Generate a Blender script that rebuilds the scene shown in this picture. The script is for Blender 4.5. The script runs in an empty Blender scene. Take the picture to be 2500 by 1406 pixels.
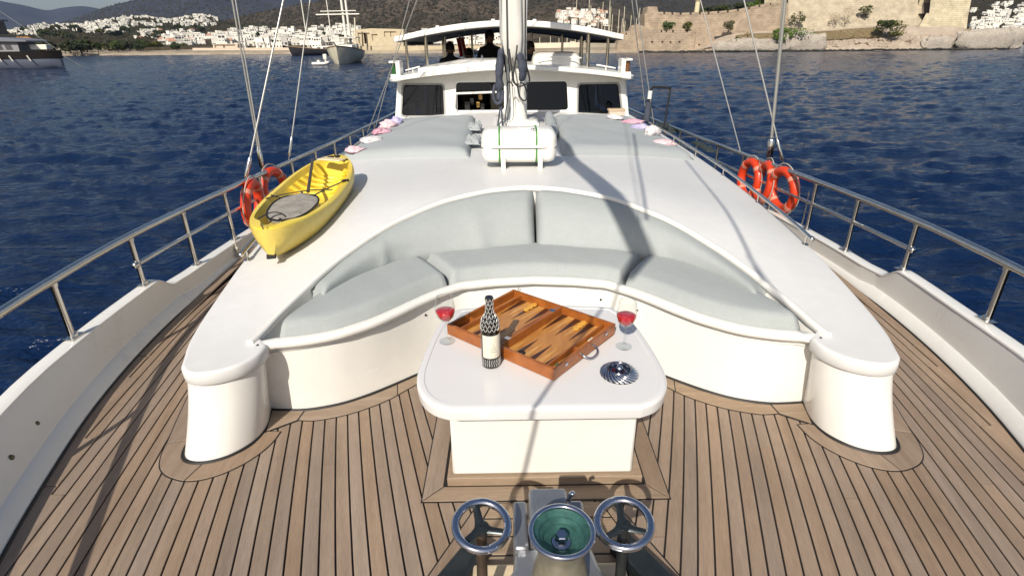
import bpy, bmesh, math, random
import numpy as np
from mathutils import Vector, Matrix
from mathutils.geometry import delaunay_2d_cdt
R_ = math.radians
random.seed(11)
rng = np.random.default_rng(5)
scene = bpy.context.scene
COL = scene.collection

# ------------------------------------------------------------------ camera
FPX, CX, CY = 1300.0, 1250.0, 703.0          # focal length and centre in the photograph's own pixels
CAM = np.array([-0.13, 0.0, 1.6])
PITCH, YAW, ROLL = R_(24.8), R_(0.3), R_(0.6)
FW = np.array([math.sin(YAW)*math.cos(PITCH), math.cos(YAW)*math.cos(PITCH), -math.sin(PITCH)])
_r = np.array([math.cos(YAW), -math.sin(YAW), 0.0]); _u = np.cross(_r, FW)
RT = _r*math.cos(ROLL)-_u*math.sin(ROLL); UP = _u*math.cos(ROLL)+_r*math.sin(ROLL)
cd = bpy.data.cameras.new('camera'); cam = bpy.data.objects.new('camera', cd); COL.objects.link(cam)
cd.sensor_width = 36.0; cd.lens = FPX/2500*36.0; cd.clip_start = 0.05; cd.clip_end = 30000
cam.matrix_world = Matrix(((RT[0], UP[0], -FW[0], CAM[0]), (RT[1], UP[1], -FW[1], CAM[1]), (RT[2], UP[2], -FW[2], CAM[2]), (0, 0, 0, 1)))
scene.camera = cam

# ------------------------------------------------------------------ light
SUN = Vector((-0.37, -1.17, 1.0)).normalized()          # towards the sun: behind the camera, a little to the left
elev = math.asin(SUN.z); azim = math.atan2(SUN.x, SUN.y)
world = bpy.data.worlds.new('World'); scene.world = world; world.use_nodes = True
wn = world.node_tree.nodes; wl = world.node_tree.links
bg = wn['Background']; sky = wn.new('ShaderNodeTexSky'); sky.sky_type = 'NISHITA'; sky.sun_disc = False
sky.sun_elevation = elev; sky.sun_rotation = azim; sky.air_density = 1.0; sky.dust_density = 2.0; sky.ozone_density = 1.0
wl.new(sky.outputs[0], bg.inputs[0]); bg.inputs[1].default_value = 0.075
sd = bpy.data.lights.new('sun', 'SUN'); sun = bpy.data.objects.new('sun', sd); COL.objects.link(sun)
sd.energy = 4.2; sd.angle = R_(0.5); sd.color = (1.0, 0.93, 0.82)
sun.rotation_euler = (-SUN).to_track_quat('-Z', 'Y').to_euler()
vs = scene.view_settings; vs.view_transform = 'Standard'; vs.look = 'None'; vs.exposure = 0.36; vs.gamma = 1.0; vs.use_curve_mapping = False
scene.cycles.max_bounces = 6; scene.cycles.transparent_max_bounces = 16; scene.cycles.volume_bounces = 0
scene.cycles.caustics_reflective = False; scene.cycles.caustics_refractive = False

# ------------------------------------------------------------------ surveying: a measured image direction meets a plane of the real place
def ray(px, py): return FW + RT*((px-CX)/FPX) - UP*((py-CY)/FPX)
def onz(px, py, z): d = ray(px, py); return CAM + d*((z-CAM[2])/d[2])
def ony(px, py, y): d = ray(px, py); return CAM + d*((y-CAM[1])/d[1])
def ondist(px, py, D): d = ray(px, py); return CAM + d*(D/math.hypot(d[0], d[1]))
def pix(p):
    v = np.array(p)-CAM; w = v@FW
    return CX+FPX*(v@RT)/w, CY-FPX*(v@UP)/w
def lerp(a, b, t): return a+(b-a)*t
def interp(x, tab): return float(np.interp(x, [t[0] for t in tab], [t[1] for t in tab]))
def smooth_tab(tab, x):
    xs = [t[0] for t in tab]; ys = [t[1] for t in tab]           # monotone-ish Catmull-Rom through a table
    if x <= xs[0]: return ys[0]
    if x >= xs[-1]: return ys[-1]
    i = max(j for j in range(len(xs)-1) if xs[j] <= x)
    h = xs[i+1]-xs[i]; t = (x-xs[i])/h
    def tan(j):
        if j == 0: return (ys[1]-ys[0])/(xs[1]-xs[0])
        if j == len(xs)-1: return (ys[-1]-ys[-2])/(xs[-1]-xs[-2])
        return (ys[j+1]-ys[j-1])/(xs[j+1]-xs[j-1])
    m0, m1 = tan(i)*h, tan(i+1)*h
    return (2*t**3-3*t**2+1)*ys[i]+(t**3-2*t**2+t)*m0+(-2*t**3+3*t**2)*ys[i+1]+(t**3-t**2)*m1
def spline(pts, n, closed=False):
    P = [np.array(p, float) for p in pts]; N = len(P); out = []
    segs = N if closed else N-1
    for i in range(segs):
        g = lambda k: P[k % N] if closed else P[min(max(k, 0), N-1)]
        p0, p1, p2, p3 = g(i-1), g(i), g(i+1), g(i+2)
        for j in range(n):
            t = j/n
            out.append(0.5*((2*p1)+(-p0+p2)*t+(2*p0-5*p1+4*p2-p3)*t*t+(-p0+3*p1-3*p2+p3)*t**3))
    if not closed: out.append(P[-1])
    return out
def resample(pts, n):
    P = np.array(pts, float); d = np.r_[0, np.cumsum(np.linalg.norm(np.diff(P, axis=0), axis=1))]
    s = np.linspace(0, d[-1], n)
    return [np.array([np.interp(a, d, P[:, k]) for k in range(P.shape[1])]) for a in s]

# ------------------------------------------------------------------ mesh building
class MB:
    def __init__(s): s.v = []; s.f = []; s.m = []
    def add(s, v, f, mi=0):
        o = len(s.v); s.v += [tuple(map(float, p)) for p in v]
        s.f += [tuple(i+o for i in q) for q in f]; s.m += [mi]*len(f); return s
    def box(s, a, b, mi=0):
        x0, y0, z0 = a; x1, y1, z1 = b
        return s.add([(x0,y0,z0),(x1,y0,z0),(x1,y1,z0),(x0,y1,z0),(x0,y0,z1),(x1,y0,z1),(x1,y1,z1),(x0,y1,z1)],
            [(0,3,2,1),(4,5,6,7),(0,1,5,4),(1,2,6,5),(2,3,7,6),(3,0,4,7)], mi)
    def obox(s, c, size, rz=0, mi=0, tilt=None):
        M = Matrix.Rotation(rz, 3, 'Z')
        if tilt: M = M @ Matrix.Rotation(tilt[1], 3, tilt[0])
        h = [k/2 for k in size]; v = []
        for sz in (-1, 1):
            for sx, sy in ((-1,-1),(1,-1),(1,1),(-1,1)):
                p = M @ Vector((sx*h[0], sy*h[1], sz*h[2])); v.append((p.x+c[0], p.y+c[1], p.z+c[2]))
        return s.add(v, [(0,3,2,1),(4,5,6,7),(0,1,5,4),(1,2,6,5),(2,3,7,6),(3,0,4,7)], mi)
    def bar(s, a, b, w, h, mi=0):                        # rectangular bar between two points
        a = Vector(a); b = Vector(b); d = (b-a).normalized()
        side = d.cross(Vector((0,0,1)))
        side = side.normalized() if side.length > 1e-4 else Vector((1,0,0))
        up = side.cross(d); v = []
        for p in (a, b):
            for i, j in ((-1,-1),(1,-1),(1,1),(-1,1)): v.append(p+side*(i*w/2)+up*(j*h/2))
        return s.add(v, [(0,3,2,1),(4,5,6,7),(0,1,5,4),(1,2,6,5),(2,3,7,6),(3,0,4,7)], mi)
    def loft(s, rings, ring_closed=True, path_closed=False, caps=True, mi=0):
        n = len(rings[0]); v = [p for r in rings for p in r]; f = []
        K = len(rings); kk = K if path_closed else K-1
        for i in range(kk):
            a = i*n; b = ((i+1) % K)*n
            for j in range(n if ring_closed else n-1):
                j2 = (j+1) % n; f.append((a+j, a+j2, b+j2, b+j))
        if caps and not path_closed and ring_closed:
            f.append(tuple(range(n-1, -1, -1))); f.append(tuple((K-1)*n+j for j in range(n)))
        return s.add(v, f, mi)
    def tube(s, path, r, n=8, closed=False, mi=0, flat=1.0):
        P = [Vector(p) for p in path]; K = len(P); rings = []; ref = None
        for i, p in enumerate(P):
            if closed: t = (P[(i+1) % K]-P[i-1])
            else: t = P[min(i+1, K-1)]-P[max(i-1, 0)]
            t = t.normalized() if t.length > 1e-9 else Vector((0,0,1))
            if ref is None:
                ref = Vector((0,0,1)) if abs(t.z) < 0.9 else Vector((1,0,0))
            side = t.cross(ref)
            if side.length < 1e-5: side = t.orthogonal()
            side.normalize(); up = side.cross(t).normalized(); ref = up
            rr = r[i] if hasattr(r, '__len__') else r
            rings.append([p+side*(rr*math.cos(2*math.pi*j/n))+up*(rr*flat*math.sin(2*math.pi*j/n)) for j in range(n)])
        return s.loft(rings, True, closed, True, mi)
    def lathe(s, prof, c=(0,0,0), n=24, mi=0, M=None, sx=1.0, sy=1.0, caps=True):
        rings = []
        for r, z in prof:
            ring = []
            for j in range(n):
                a = 2*math.pi*j/n; p = Vector((r*math.cos(a)*sx, r*math.sin(a)*sy, z))
                if M: p = M @ p
                ring.append(p+Vector(c))
            rings.append(ring)
        return s.loft(rings, True, False, caps, mi)
    def prism(s, outline, z0, z1, mi=0):
        n = len(outline); v = [(p[0], p[1], z0) for p in outline]+[(p[0], p[1], z1) for p in outline]
        return s.add(v, [tuple(range(n-1, -1, -1)), tuple(range(n, 2*n))]+[(i, (i+1) % n, n+(i+1) % n, n+i) for i in range(n)], mi)
    def slab(s, outline, zf, prof, grid=None, bottom=True, mi=0):
        """outline counter-clockwise; zf(x,y) top height; prof = [(outward, dz), ...] running down from the top edge"""
        if not callable(zf): z_ = zf; zf = lambda x, y: z_
        O = [np.array(p[:2], float) for p in outline]; n = len(O)
        top = offset(O, prof[0][0]); inner = []
        if grid:
            xs = [p[0] for p in top]; ys = [p[1] for p in top]
            gx = np.arange(min(xs), max(xs), grid); gy = np.arange(min(ys), max(ys), grid)
            for i, x in enumerate(gx):
                for j, y in enumerate(gy):
                    q = (x+grid*.5*(j % 2), y)
                    if inside(q, top) and edge_dist(q, top) > grid*.45: inner.append(q)
        vin = [Vector((p[0], p[1])) for p in top]+[Vector(q) for q in inner]
        r = delaunay_2d_cdt(vin, [(i, (i+1) % n) for i in range(n)], [list(range(n))], 1, 1e-7)
        s.add([(v.x, v.y, zf(v.x, v.y)+prof[0][1]) for v in r[0]], [tuple(f) for f in r[2]], mi)
        rings = []
        for off, dz in prof:
            Q = offset(O, off); rings.append([(q[0], q[1], zf(o[0], o[1])+dz) for q, o in zip(Q, O)])
        rings = rings[::-1]                                  # bottom to top keeps normals outward
        s.loft(rings, True, False, False, mi)
        if bottom:
            s.add(rings[0], [tuple(range(n-1, -1, -1))], mi)
        return s
def offset(O, d):
    n = len(O); out = []
    for i in range(n):
        a, b, c = O[i-1], O[i], O[(i+1) % n]
        e1 = b-a; e2 = c-b
        l1 = np.hypot(*e1) or 1e-9; l2 = np.hypot(*e2) or 1e-9
        n1 = np.array([e1[1], -e1[0]])/l1; n2 = np.array([e2[1], -e2[0]])/l2
        m = n1+n2; l = np.hypot(*m)
        if l < 1e-6: m = n1; k = 1
        else: m = m/l; k = 1/max(0.5, float(m@n1))
        out.append(b+m*d*k)
    return out
def inside(q, poly):
    x, y = q; c = False; n = len(poly); j = n-1
    for i in range(n):
        xi, yi = poly[i][0], poly[i][1]; xj, yj = poly[j][0], poly[j][1]
        if (yi > y) != (yj > y) and x < (xj-xi)*(y-yi)/(yj-yi)+xi: c = not c
        j = i
    return c
def edge_dist(q, poly):
    q = np.array(q); P = np.array([p[:2] for p in poly]); Q = np.roll(P, -1, 0); d = Q-P
    t = np.clip(((q-P)*d).sum(1)/np.maximum((d*d).sum(1), 1e-12), 0, 1)
    return float(np.min(np.linalg.norm(P+d*t[:, None]-q, axis=1)))
def holed_wall(mb, outer, holes, f3, thick, mi=0):
    """a flat panel with openings: outer and holes in panel coordinates, f3(u, v, depth) -> point"""
    loops = [outer]+holes; vin = []; edges = []
    for L in loops:
        o = len(vin); vin += [Vector(p) for p in L]; edges += [(o+i, o+(i+1) % len(L)) for i in range(len(L))]
    r = delaunay_2d_cdt(vin, edges, [], 0, 1e-6); fs = []
    for f in r[2]:
        c = sum((r[0][i] for i in f), Vector((0, 0)))/len(f)
        if inside(c, outer) and not any(inside(c, h) for h in holes): fs.append(tuple(f))
    mb.add([f3(v.x, v.y, 0) for v in r[0]], fs, mi); mb.add([f3(v.x, v.y, thick) for v in r[0]], [q[::-1] for q in fs], mi)
    for L in loops:
        n = len(L); mb.add([f3(*p, 0) for p in L]+[f3(*p, thick) for p in L], [(i, (i+1) % n, n+(i+1) % n, n+i) for i in range(n)], mi)

ORG = {}
def obj(name, mb, mat, parent=None, smooth=35, org=None, bevel=None, subd=0, recalc=True):
    o3 = ORG.get(parent, Vector((0,0,0))) if parent else (Vector(org) if org is not None else Vector((0,0,0)))
    me = bpy.data.meshes.new(name)
    me.from_pydata([(p[0]-o3.x, p[1]-o3.y, p[2]-o3.z) for p in mb.v], [], mb.f)
    mats = mat if isinstance(mat, (list, tuple)) else [mat]
    for m in mats: me.materials.append(m)
    if len(mats) > 1: me.polygons.foreach_set('material_index', mb.m)
    if recalc:
        bm = bmesh.new(); bm.from_mesh(me); bmesh.ops.remove_doubles(bm, verts=bm.verts, dist=1e-6)
        bmesh.ops.recalc_face_normals(bm, faces=bm.faces); bm.to_mesh(me); bm.free()
    if smooth:
        me.polygons.foreach_set('use_smooth', [True]*len(me.polygons))
        if smooth < 180: me.set_sharp_from_angle(angle=R_(smooth))
    o = bpy.data.objects.new(name, me); COL.objects.link(o)
    if parent: o.parent = parent
    else: o.location = o3
    ORG[o] = o3
    if bevel:
        b = o.modifiers.new('bevel', 'BEVEL'); b.width = bevel; b.segments = 2; b.limit_method = 'ANGLE'; b.angle_limit = R_(40)
    if subd:
        q = o.modifiers.new('sub', 'SUBSURF'); q.levels = subd; q.render_levels = subd
    return o
def tag(o, label=None, cat=None, group=None, kind=None):
    if label: o['label'] = label
    if cat: o['category'] = cat
    if group: o['group'] = group
    if kind: o['kind'] = kind
    return o
def thing(name, loc, label, cat, group=None):
    o = bpy.data.objects.new(name, None); COL.objects.link(o); o.location = loc; o.empty_display_size = .1
    ORG[o] = Vector(loc); return tag(o, label, cat, group)
def dup(o, loc=None, rz=None, scale=None, parent=None, label=None, group=None):
    c = o.copy(); COL.objects.link(c)
    if parent: c.parent = parent
    if loc is not None: c.location = loc
    if rz is not None: c.rotation_euler = (0, 0, rz)
    if scale is not None: c.scale = scale if hasattr(scale, '__len__') else (scale,)*3
    if label: c['label'] = label
    if group: c['group'] = group
    for ch in o.children: dup(ch, parent=c)
    return c

# ------------------------------------------------------------------ materials
def M(name, col, rough=.5, metal=0.0, var=0.0, vscale=3.0, col2=None, bump=0.0, bscale=40.0, coat=0.0, stretch=None, spec=.5, rand=0.0, fine=0.0, rvar=0.0, blotch=0.0, rotz=0.0):
    m = bpy.data.materials.new(name); m.use_nodes = True; N = m.node_tree.nodes; Lk = m.node_tree.links; b = N['Principled BSDF']
    b.inputs['Base Color'].default_value = (*col, 1); b.inputs['Roughness'].default_value = rough; b.inputs['Metallic'].default_value = metal
    b.inputs['Specular IOR Level'].default_value = spec
    if coat: b.inputs['Coat Weight'].default_value = coat; b.inputs['Coat Roughness'].default_value = .08
    tc = N.new('ShaderNodeTexCoord'); src = tc.outputs['Object']
    if rotz:
        m0 = N.new('ShaderNodeMapping'); m0.inputs['Rotation'].default_value = (0, 0, rotz); Lk.new(src, m0.inputs[0]); src = m0.outputs[0]
    if stretch:
        mp = N.new('ShaderNodeMapping'); mp.inputs['Scale'].default_value = stretch; Lk.new(src, mp.inputs[0]); src = mp.outputs[0]
    out = None
    if var or col2:
        nz = N.new('ShaderNodeTexNoise'); nz.inputs['Scale'].default_value = vscale; nz.inputs['Detail'].default_value = 6; nz.inputs['Roughness'].default_value = .62
        Lk.new(src, nz.inputs[0]); rp = N.new('ShaderNodeValToRGB'); rp.color_ramp.elements[0].position = .32; rp.color_ramp.elements[1].position = .68
        a = col if col2 else tuple(max(0, c*(1-var)) for c in col); c2 = col2 if col2 else tuple(min(1, c*(1+var)) for c in col)
        rp.color_ramp.elements[0].color = (*a, 1); rp.color_ramp.elements[1].color = (*c2, 1)
        Lk.new(nz.outputs[0], rp.inputs[0]); out = rp.outputs[0]
        if rvar:
            mr = N.new('ShaderNodeMapRange'); mr.inputs[3].default_value = max(.02, rough-rvar); mr.inputs[4].default_value = min(1, rough+rvar)
            Lk.new(nz.outputs[0], mr.inputs[0]); Lk.new(mr.outputs[0], b.inputs['Roughness'])
    if fine:
        n2 = N.new('ShaderNodeTexNoise'); n2.inputs['Scale'].default_value = vscale*14; n2.inputs['Detail'].default_value = 4; Lk.new(src, n2.inputs[0])
        mx = N.new('ShaderNodeMix'); mx.data_type = 'RGBA'; mx.blend_type = 'MULTIPLY'; mx.inputs[0].default_value = 1
        mr = N.new('ShaderNodeMapRange'); mr.inputs[1].default_value = .3; mr.inputs[2].default_value = .7; mr.inputs[3].default_value = 1-fine; mr.inputs[4].default_value = 1+fine*.5
        Lk.new(n2.outputs[0], mr.inputs[0]); Lk.new(mr.outputs[0], mx.inputs[7])
        if out: Lk.new(out, mx.inputs[6])
        else: mx.inputs[6].default_value = (*col, 1)
        out = mx.outputs[2]
    if blotch:
        n5 = N.new('ShaderNodeTexNoise'); n5.inputs['Scale'].default_value = 1.7; n5.inputs['Detail'].default_value = 7; n5.inputs['Roughness'].default_value = .65; L5 = tc.outputs['Object']; Lk.new(L5, n5.inputs[0])
        mx = N.new('ShaderNodeMix'); mx.data_type = 'RGBA'; mx.blend_type = 'MULTIPLY'; mx.inputs[0].default_value = 1
        mr = N.new('ShaderNodeMapRange'); mr.inputs[1].default_value = .3; mr.inputs[2].default_value = .7; mr.inputs[3].default_value = 1-blotch; mr.inputs[4].default_value = 1+blotch
        Lk.new(n5.outputs[0], mr.inputs[0]); Lk.new(mr.outputs[0], mx.inputs[7])
        if out: Lk.new(out, mx.inputs[6])
        else: mx.inputs[6].default_value = (*col, 1)
        out = mx.outputs[2]
    if rand:
        oi = N.new('ShaderNodeObjectInfo'); hv = N.new('ShaderNodeHueSaturation'); mr = N.new('ShaderNodeMapRange')
        mr.inputs[3].default_value = 1-rand; mr.inputs[4].default_value = 1+rand; Lk.new(oi.outputs['Random'], mr.inputs[0]); Lk.new(mr.outputs[0], hv.inputs['Value'])
        m2 = N.new('ShaderNodeMath'); m2.operation = 'FRACT'; m3 = N.new('ShaderNodeMath'); m3.operation = 'MULTIPLY'; m3.inputs[1].default_value = 7.3
        Lk.new(oi.outputs['Random'], m3.inputs[0]); Lk.new(m3.outputs[0], m2.inputs[0]); m4 = N.new('ShaderNodeMapRange'); m4.inputs[3].default_value = 1-rand*1.2; m4.inputs[4].default_value = 1+rand*1.2
        Lk.new(m2.outputs[0], m4.inputs[0]); Lk.new(m4.outputs[0], hv.inputs['Saturation'])
        if out: Lk.new(out, hv.inputs['Color'])
        else: hv.inputs['Color'].default_value = (*col, 1)
        out = hv.outputs[0]
    if out: Lk.new(out, b.inputs['Base Color'])
    if bump:
        nb = N.new('ShaderNodeTexNoise'); nb.inputs['Scale'].default_value = bscale; nb.inputs['Detail'].default_value = 5; Lk.new(src, nb.inputs[0])
        bp = N.new('ShaderNodeBump'); bp.inputs['Strength'].default_value = bump; bp.inputs['Distance'].default_value = .01
        Lk.new(nb.outputs[0], bp.inputs['Height']); Lk.new(bp.outputs[0], b.inputs['Normal'])
    return m
def glassmat(name, tint=(.95,.97,.97), refl=1.0, rough=0.0):
    m = bpy.data.materials.new(name); m.use_nodes = True; N = m.node_tree.nodes; L = m.node_tree.links; N.remove(N['Principled BSDF'])
    t = N.new('ShaderNodeBsdfTransparent'); t.inputs[0].default_value = (*tint, 1)
    g = N.new('ShaderNodeBsdfGlossy'); g.inputs['Roughness'].default_value = rough
    fr = N.new('ShaderNodeFresnel'); ge = N.new('ShaderNodeNewGeometry'); im = N.new('ShaderNodeMapRange'); im.inputs[3].default_value = 1.45; im.inputs[4].default_value = 1/1.45; L.new(ge.outputs['Backfacing'], im.inputs[0]); L.new(im.outputs[0], fr.inputs[0]); mu = N.new('ShaderNodeMath'); mu.operation = 'MULTIPLY'; mu.inputs[1].default_value = refl; mu.use_clamp = True
    mx = N.new('ShaderNodeMixShader'); L.new(fr.outputs[0], mu.inputs[0]); L.new(mu.outputs[0], mx.inputs[0]); L.new(t.outputs[0], mx.inputs[1]); L.new(g.outputs[0], mx.inputs[2])
    L.new(mx.outputs[0], N['Material Output'].inputs[0]); return m

GEL = M('gelcoat', (.74,.725,.68), .28, var=.04, vscale=1.3, coat=.25, fine=.02, rvar=.06)
NONSKID = M('roof_gelcoat', (.645,.64,.625), .42, var=.035, vscale=1.1, fine=.03, rvar=.06, bump=.05, bscale=180)
TABLETOP = M('table_gelcoat', (.66,.65,.64), .22, var=.025, vscale=1.6, coat=.3)
CAULK = M('black_caulk', (.012,.011,.011), .6)
TK = dict(rough=.62, vscale=1.0, col2=(.29,.215,.158), stretch=(26,1.3,26), bump=.12, bscale=14, rand=.11, fine=.16, blotch=.14)
TEAK = M('teak', (.226,.163,.115), **TK); TEAKL = M('teak_left', (.226,.163,.115), rotz=-R_(15), **TK); TEAKR = M('teak_right', (.226,.163,.115), rotz=R_(15), **TK)
TEAKX = M('teak_cross', (.225,.16,.108), .62, vscale=1.0, col2=(.31,.235,.165), stretch=(1.6,26,26), bump=.12, bscale=14, rand=.08, fine=.16, blotch=.13)
STEEL = M('polished_steel', (.62,.60,.56), .16, metal=1.0, var=.08, vscale=9, rvar=.05)
CHROME = M('chrome', (.55,.56,.62), .1, metal=1.0, var=.06, vscale=20)
BLACK = M('black_plastic', (.012,.012,.013), .5)
FABRIC = M('cushion_fabric', (.36,.385,.38), .9, var=.025, vscale=24, bump=.35, bscale=300, fine=.13, blotch=.03, spec=.2)
FABRIC2 = M('mattress_fabric', (.345,.37,.375), .9, var=.02, vscale=1.5, bump=.15, bscale=120, fine=.0, spec=.2)
ROPE = M('pale_rope', (.42,.39,.33), .8, var=.2, vscale=60, bump=.5, bscale=200)
WIRE = M('stay_wire', (.42,.41,.38), .35, metal=.6)
# ================================================================== SETTING: sea, land, hills
SEA = -2.2
HILLMATS = {}
def hillmat(name, c1, c2, c3, s=.02, s2=.15, pos=(.35,.6), bd=4.0):
    m = bpy.data.materials.new(name); m.use_nodes = True; N = m.node_tree.nodes; L = m.node_tree.links; b = N['Principled BSDF']; b.inputs['Roughness'].default_value = .95; b.inputs['Specular IOR Level'].default_value = .1
    tc = N.new('ShaderNodeTexCoord'); n1 = N.new('ShaderNodeTexNoise'); n1.inputs['Scale'].default_value = s; n1.inputs['Detail'].default_value = 8; n1.inputs['Roughness'].default_value = .7
    L.new(tc.outputs['Object'], n1.inputs[0]); r = N.new('ShaderNodeValToRGB'); r.color_ramp.elements[0].position = pos[0]; r.color_ramp.elements[1].position = pos[1]
    r.color_ramp.elements[0].color = (*c1, 1); r.color_ramp.elements[1].color = (*c2, 1); L.new(n1.outputs[0], r.inputs[0])
    n2 = N.new('ShaderNodeTexNoise'); n2.inputs['Scale'].default_value = s2; n2.inputs['Detail'].default_value = 6; n2.inputs['Roughness'].default_value = .75; L.new(tc.outputs['Object'], n2.inputs[0])
    r2 = N.new('ShaderNodeValToRGB'); r2.color_ramp.elements[0].position = .47; r2.color_ramp.elements[1].position = .62; L.new(n2.outputs[0], r2.inputs[0])
    mx = N.new('ShaderNodeMix'); mx.data_type = 'RGBA'; L.new(r2.outputs[0], mx.inputs[0]); L.new(r.outputs[0], mx.inputs[6]); mx.inputs[7].default_value = (*c3, 1)
    L.new(mx.outputs[2], b.inputs['Base Color'])
    bp = N.new('ShaderNodeBump'); bp.inputs['Strength'].default_value = .8; bp.inputs['Distance'].default_value = bd; L.new(n2.outputs[0], bp.inputs['Height']); L.new(bp.outputs[0], b.inputs['Normal'])
    return m
H_BLUE = hillmat('scrub_haze_blue', (.022,.026,.034), (.042,.045,.056), (.030,.033,.037), .004, .03)  # bluish base: the blue of the air haze is mixed into the scrub colour
H_BROWN = hillmat('scrub_brown', (.045,.038,.025), (.13,.097,.066), (.026,.027,.017), .006, .09, (.38,.62))
H_GREY = hillmat('scrub_grey', (.028,.025,.02), (.062,.053,.042), (.02,.021,.016), .008, .08)
H_GREEN = hillmat('scrub_green', (.03,.038,.02), (.09,.085,.055), (.02,.03,.014), .02, .12)
H_SAND = hillmat('sand', (.42,.34,.25), (.52,.44,.34), (.36,.29,.2), .05, .3)
def pnoise(a, b, seed=0):
    return (math.sin(a*1.7+seed)*math.cos(b*1.3-seed*2)+.5*math.sin(a*3.9+b*2.7+seed*3)+.28*math.sin(a*8.3-b*6.1+seed)+.16*math.sin(a*17+b*13+seed*5))/1.9
RIDGE = {}
def ridge(name, prof, base, d0, d1, mat, rough=.006, seed=1, rows=26, step=14, power=1.0):
    """a hillside: its foot at distance d0 along the measured directions 'base', its crest at d1 along 'prof'"""
    x0, x1 = prof[0][0], prof[-1][0]; xs = np.arange(x0, x1+.1, step)
    def point(px, t, n=True):
        pyc = smooth_tab(prof, px); pyb = interp(px, base)
        D = lerp(d0, d1, t); py = lerp(pyb, pyc, t**power)
        k = pnoise(px*.018, t*7, seed)*rough*D*(math.sin(min(1, t*1.2)*math.pi)*.9+.1) if n else 0
        p = ondist(px, py, D+k*6); p[2] += k*.25
        return p
    mb = MB(); rings = []
    for i in range(rows+1):
        rings.append([point(x, i/rows) for x in xs])
    last = rings[-1]; rings.append([(p[0]*1.25, p[1]*1.25, SEA-5) for p in last])
    rings.insert(0, [(p[0]*.995, p[1]*.995, SEA-5) for p in rings[0]])
    mb.loft(rings, False, False, False)
    o = obj(name, mb, mat, smooth=180, recalc=False); tag(o, kind='structure'); RIDGE[name] = point
    return point
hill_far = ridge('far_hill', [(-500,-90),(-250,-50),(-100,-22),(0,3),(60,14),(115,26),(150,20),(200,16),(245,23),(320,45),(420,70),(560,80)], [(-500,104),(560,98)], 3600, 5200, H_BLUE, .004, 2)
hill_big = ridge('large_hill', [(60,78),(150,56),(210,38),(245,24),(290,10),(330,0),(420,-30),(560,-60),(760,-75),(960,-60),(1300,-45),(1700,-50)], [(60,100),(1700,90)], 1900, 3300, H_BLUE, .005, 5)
hill_brown = ridge('brown_hill', [(470,74),(560,48),(640,30),(700,18),(780,3),(850,-14),(1000,-36),(1200,-45),(1350,-36),(1460,-10),(1560,30)], [(470,96),(1560,92)], 760, 1350, H_BROWN, .008, 8, step=9, rows=40)
hill_grey = ridge('grey_hill', [(1150,40),(1300,-10),(1420,-35),(1600,-50),(1800,-55),(2100,-60),(2500,-60),(3000,-70)], [(1150,96),(3000,80)], 1000, 1900, H_GREY, .006, 4)
foot = ridge('foothills', [(-500,70),(-200,76),(0,84),(60,74),(120,61),(180,64),(240,52),(300,44),(345,43),(420,52),(470,40),(510,42),(560,54),(640,62),(700,72)], [(-500,114),(700,104)], 520, 900, H_GREEN, .006, 3, step=8)
town = ridge('town_slope', [(330,104),(420,92),(500,84),(560,77),(640,73),(720,66),(760,62),(830,66),(920,76),(1000,84),(1150,80),(1260,70),(1330,38),(1400,26),(1470,30),(1530,52),(1600,86)], [(330,116),(1600,106)], 330, 560, H_BROWN, .004, 7, step=7)
point_hill = ridge('headland_hill', [(2290,20),(2350,-20),(2450,-50),(2600,-60),(3000,-60)], [(2290,112),(3000,96)], 420, 760, H_GREY, .006, 9, step=9)

# land by the shore: a low sheet from the water's edge back under the hills
mb = MB(); edge = [(-900,150),(-300,143),(170,136.5),(400,135),(600,133.5),(900,131),(1100,131),(1300,130.5),(1500,130),(1560,129)]
A = [onz(px, py, SEA) for px, py in edge]
rows = [[(p[0], p[1], SEA-1) for p in A], [(p[0]*1.004, p[1]*1.004, SEA+.4) for p in A], [(p[0]*1.05, p[1]*1.05, SEA+1.1) for p in A],
        [(p[0]*1.2, p[1]*1.2, SEA+1.95) for p in A], [(p[0]*1.6, p[1]*1.6, SEA+2.6) for p in A], [(p[0]*2.6, p[1]*2.6, SEA+3) for p in A], [(p[0]*14, p[1]*14, SEA+3) for p in A]]
mb.loft(rows, False, False, False); tag(obj('shore_ground', mb, H_SAND, smooth=180, recalc=False), kind='structure')

# sea: one sheet to the horizon, finer close by, with real waves
def wave_params():
    out = []; g = np.random.default_rng(3); wind = 1.47
    for lam, n in ((8,2),(5.5,4),(3.8,7),(2.7,10),(1.9,14),(1.4,18),(1.0,20),(.72,20),(.5,18)):
        for i in range(n):
            l = lam*g.uniform(.8,1.25); a = wind+g.normal(0,.36); out.append((2*math.pi/l*math.cos(a), 2*math.pi/l*math.sin(a), g.uniform(0,6.28), (.0080*l**.74 if l < 1.6 else .01133*(l/1.6)**.30)*g.uniform(.5,1.15), l))
    return out
WV = wave_params()
dist = []; d = 3.2
while d < 700: dist.append(d); d *= 1.0105
dist += [900, 1400, 2500, 6000]
ang = np.radians(np.arange(-63, 63.01, .155)); D = np.array(dist)[:, None]
X = D*np.sin(ang)[None, :]; Yc = D*np.cos(ang)[None, :]; Zw = np.zeros_like(X); DX = np.zeros_like(X); DY = np.zeros_like(X)
for kx, ky, ph, a, l in WV:
    th = kx*X+ky*Yc+ph; fade = np.clip((l*160-D)/(l*80), 0, 1); kk = math.hypot(kx, ky)
    gust = .75+.35*np.sin(X*.11+ph)*np.cos(Yc*.07-ph)
    Zw += a*fade*gust*np.sin(th); DX += -.75*a*fade*kx/kk*np.cos(th)*-1; DY += -.75*a*fade*ky/kk*np.cos(th)*-1
nr, nc = X.shape
V = np.stack([X+DX, Yc+DY, Zw+SEA], -1).reshape(-1, 3)
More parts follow.
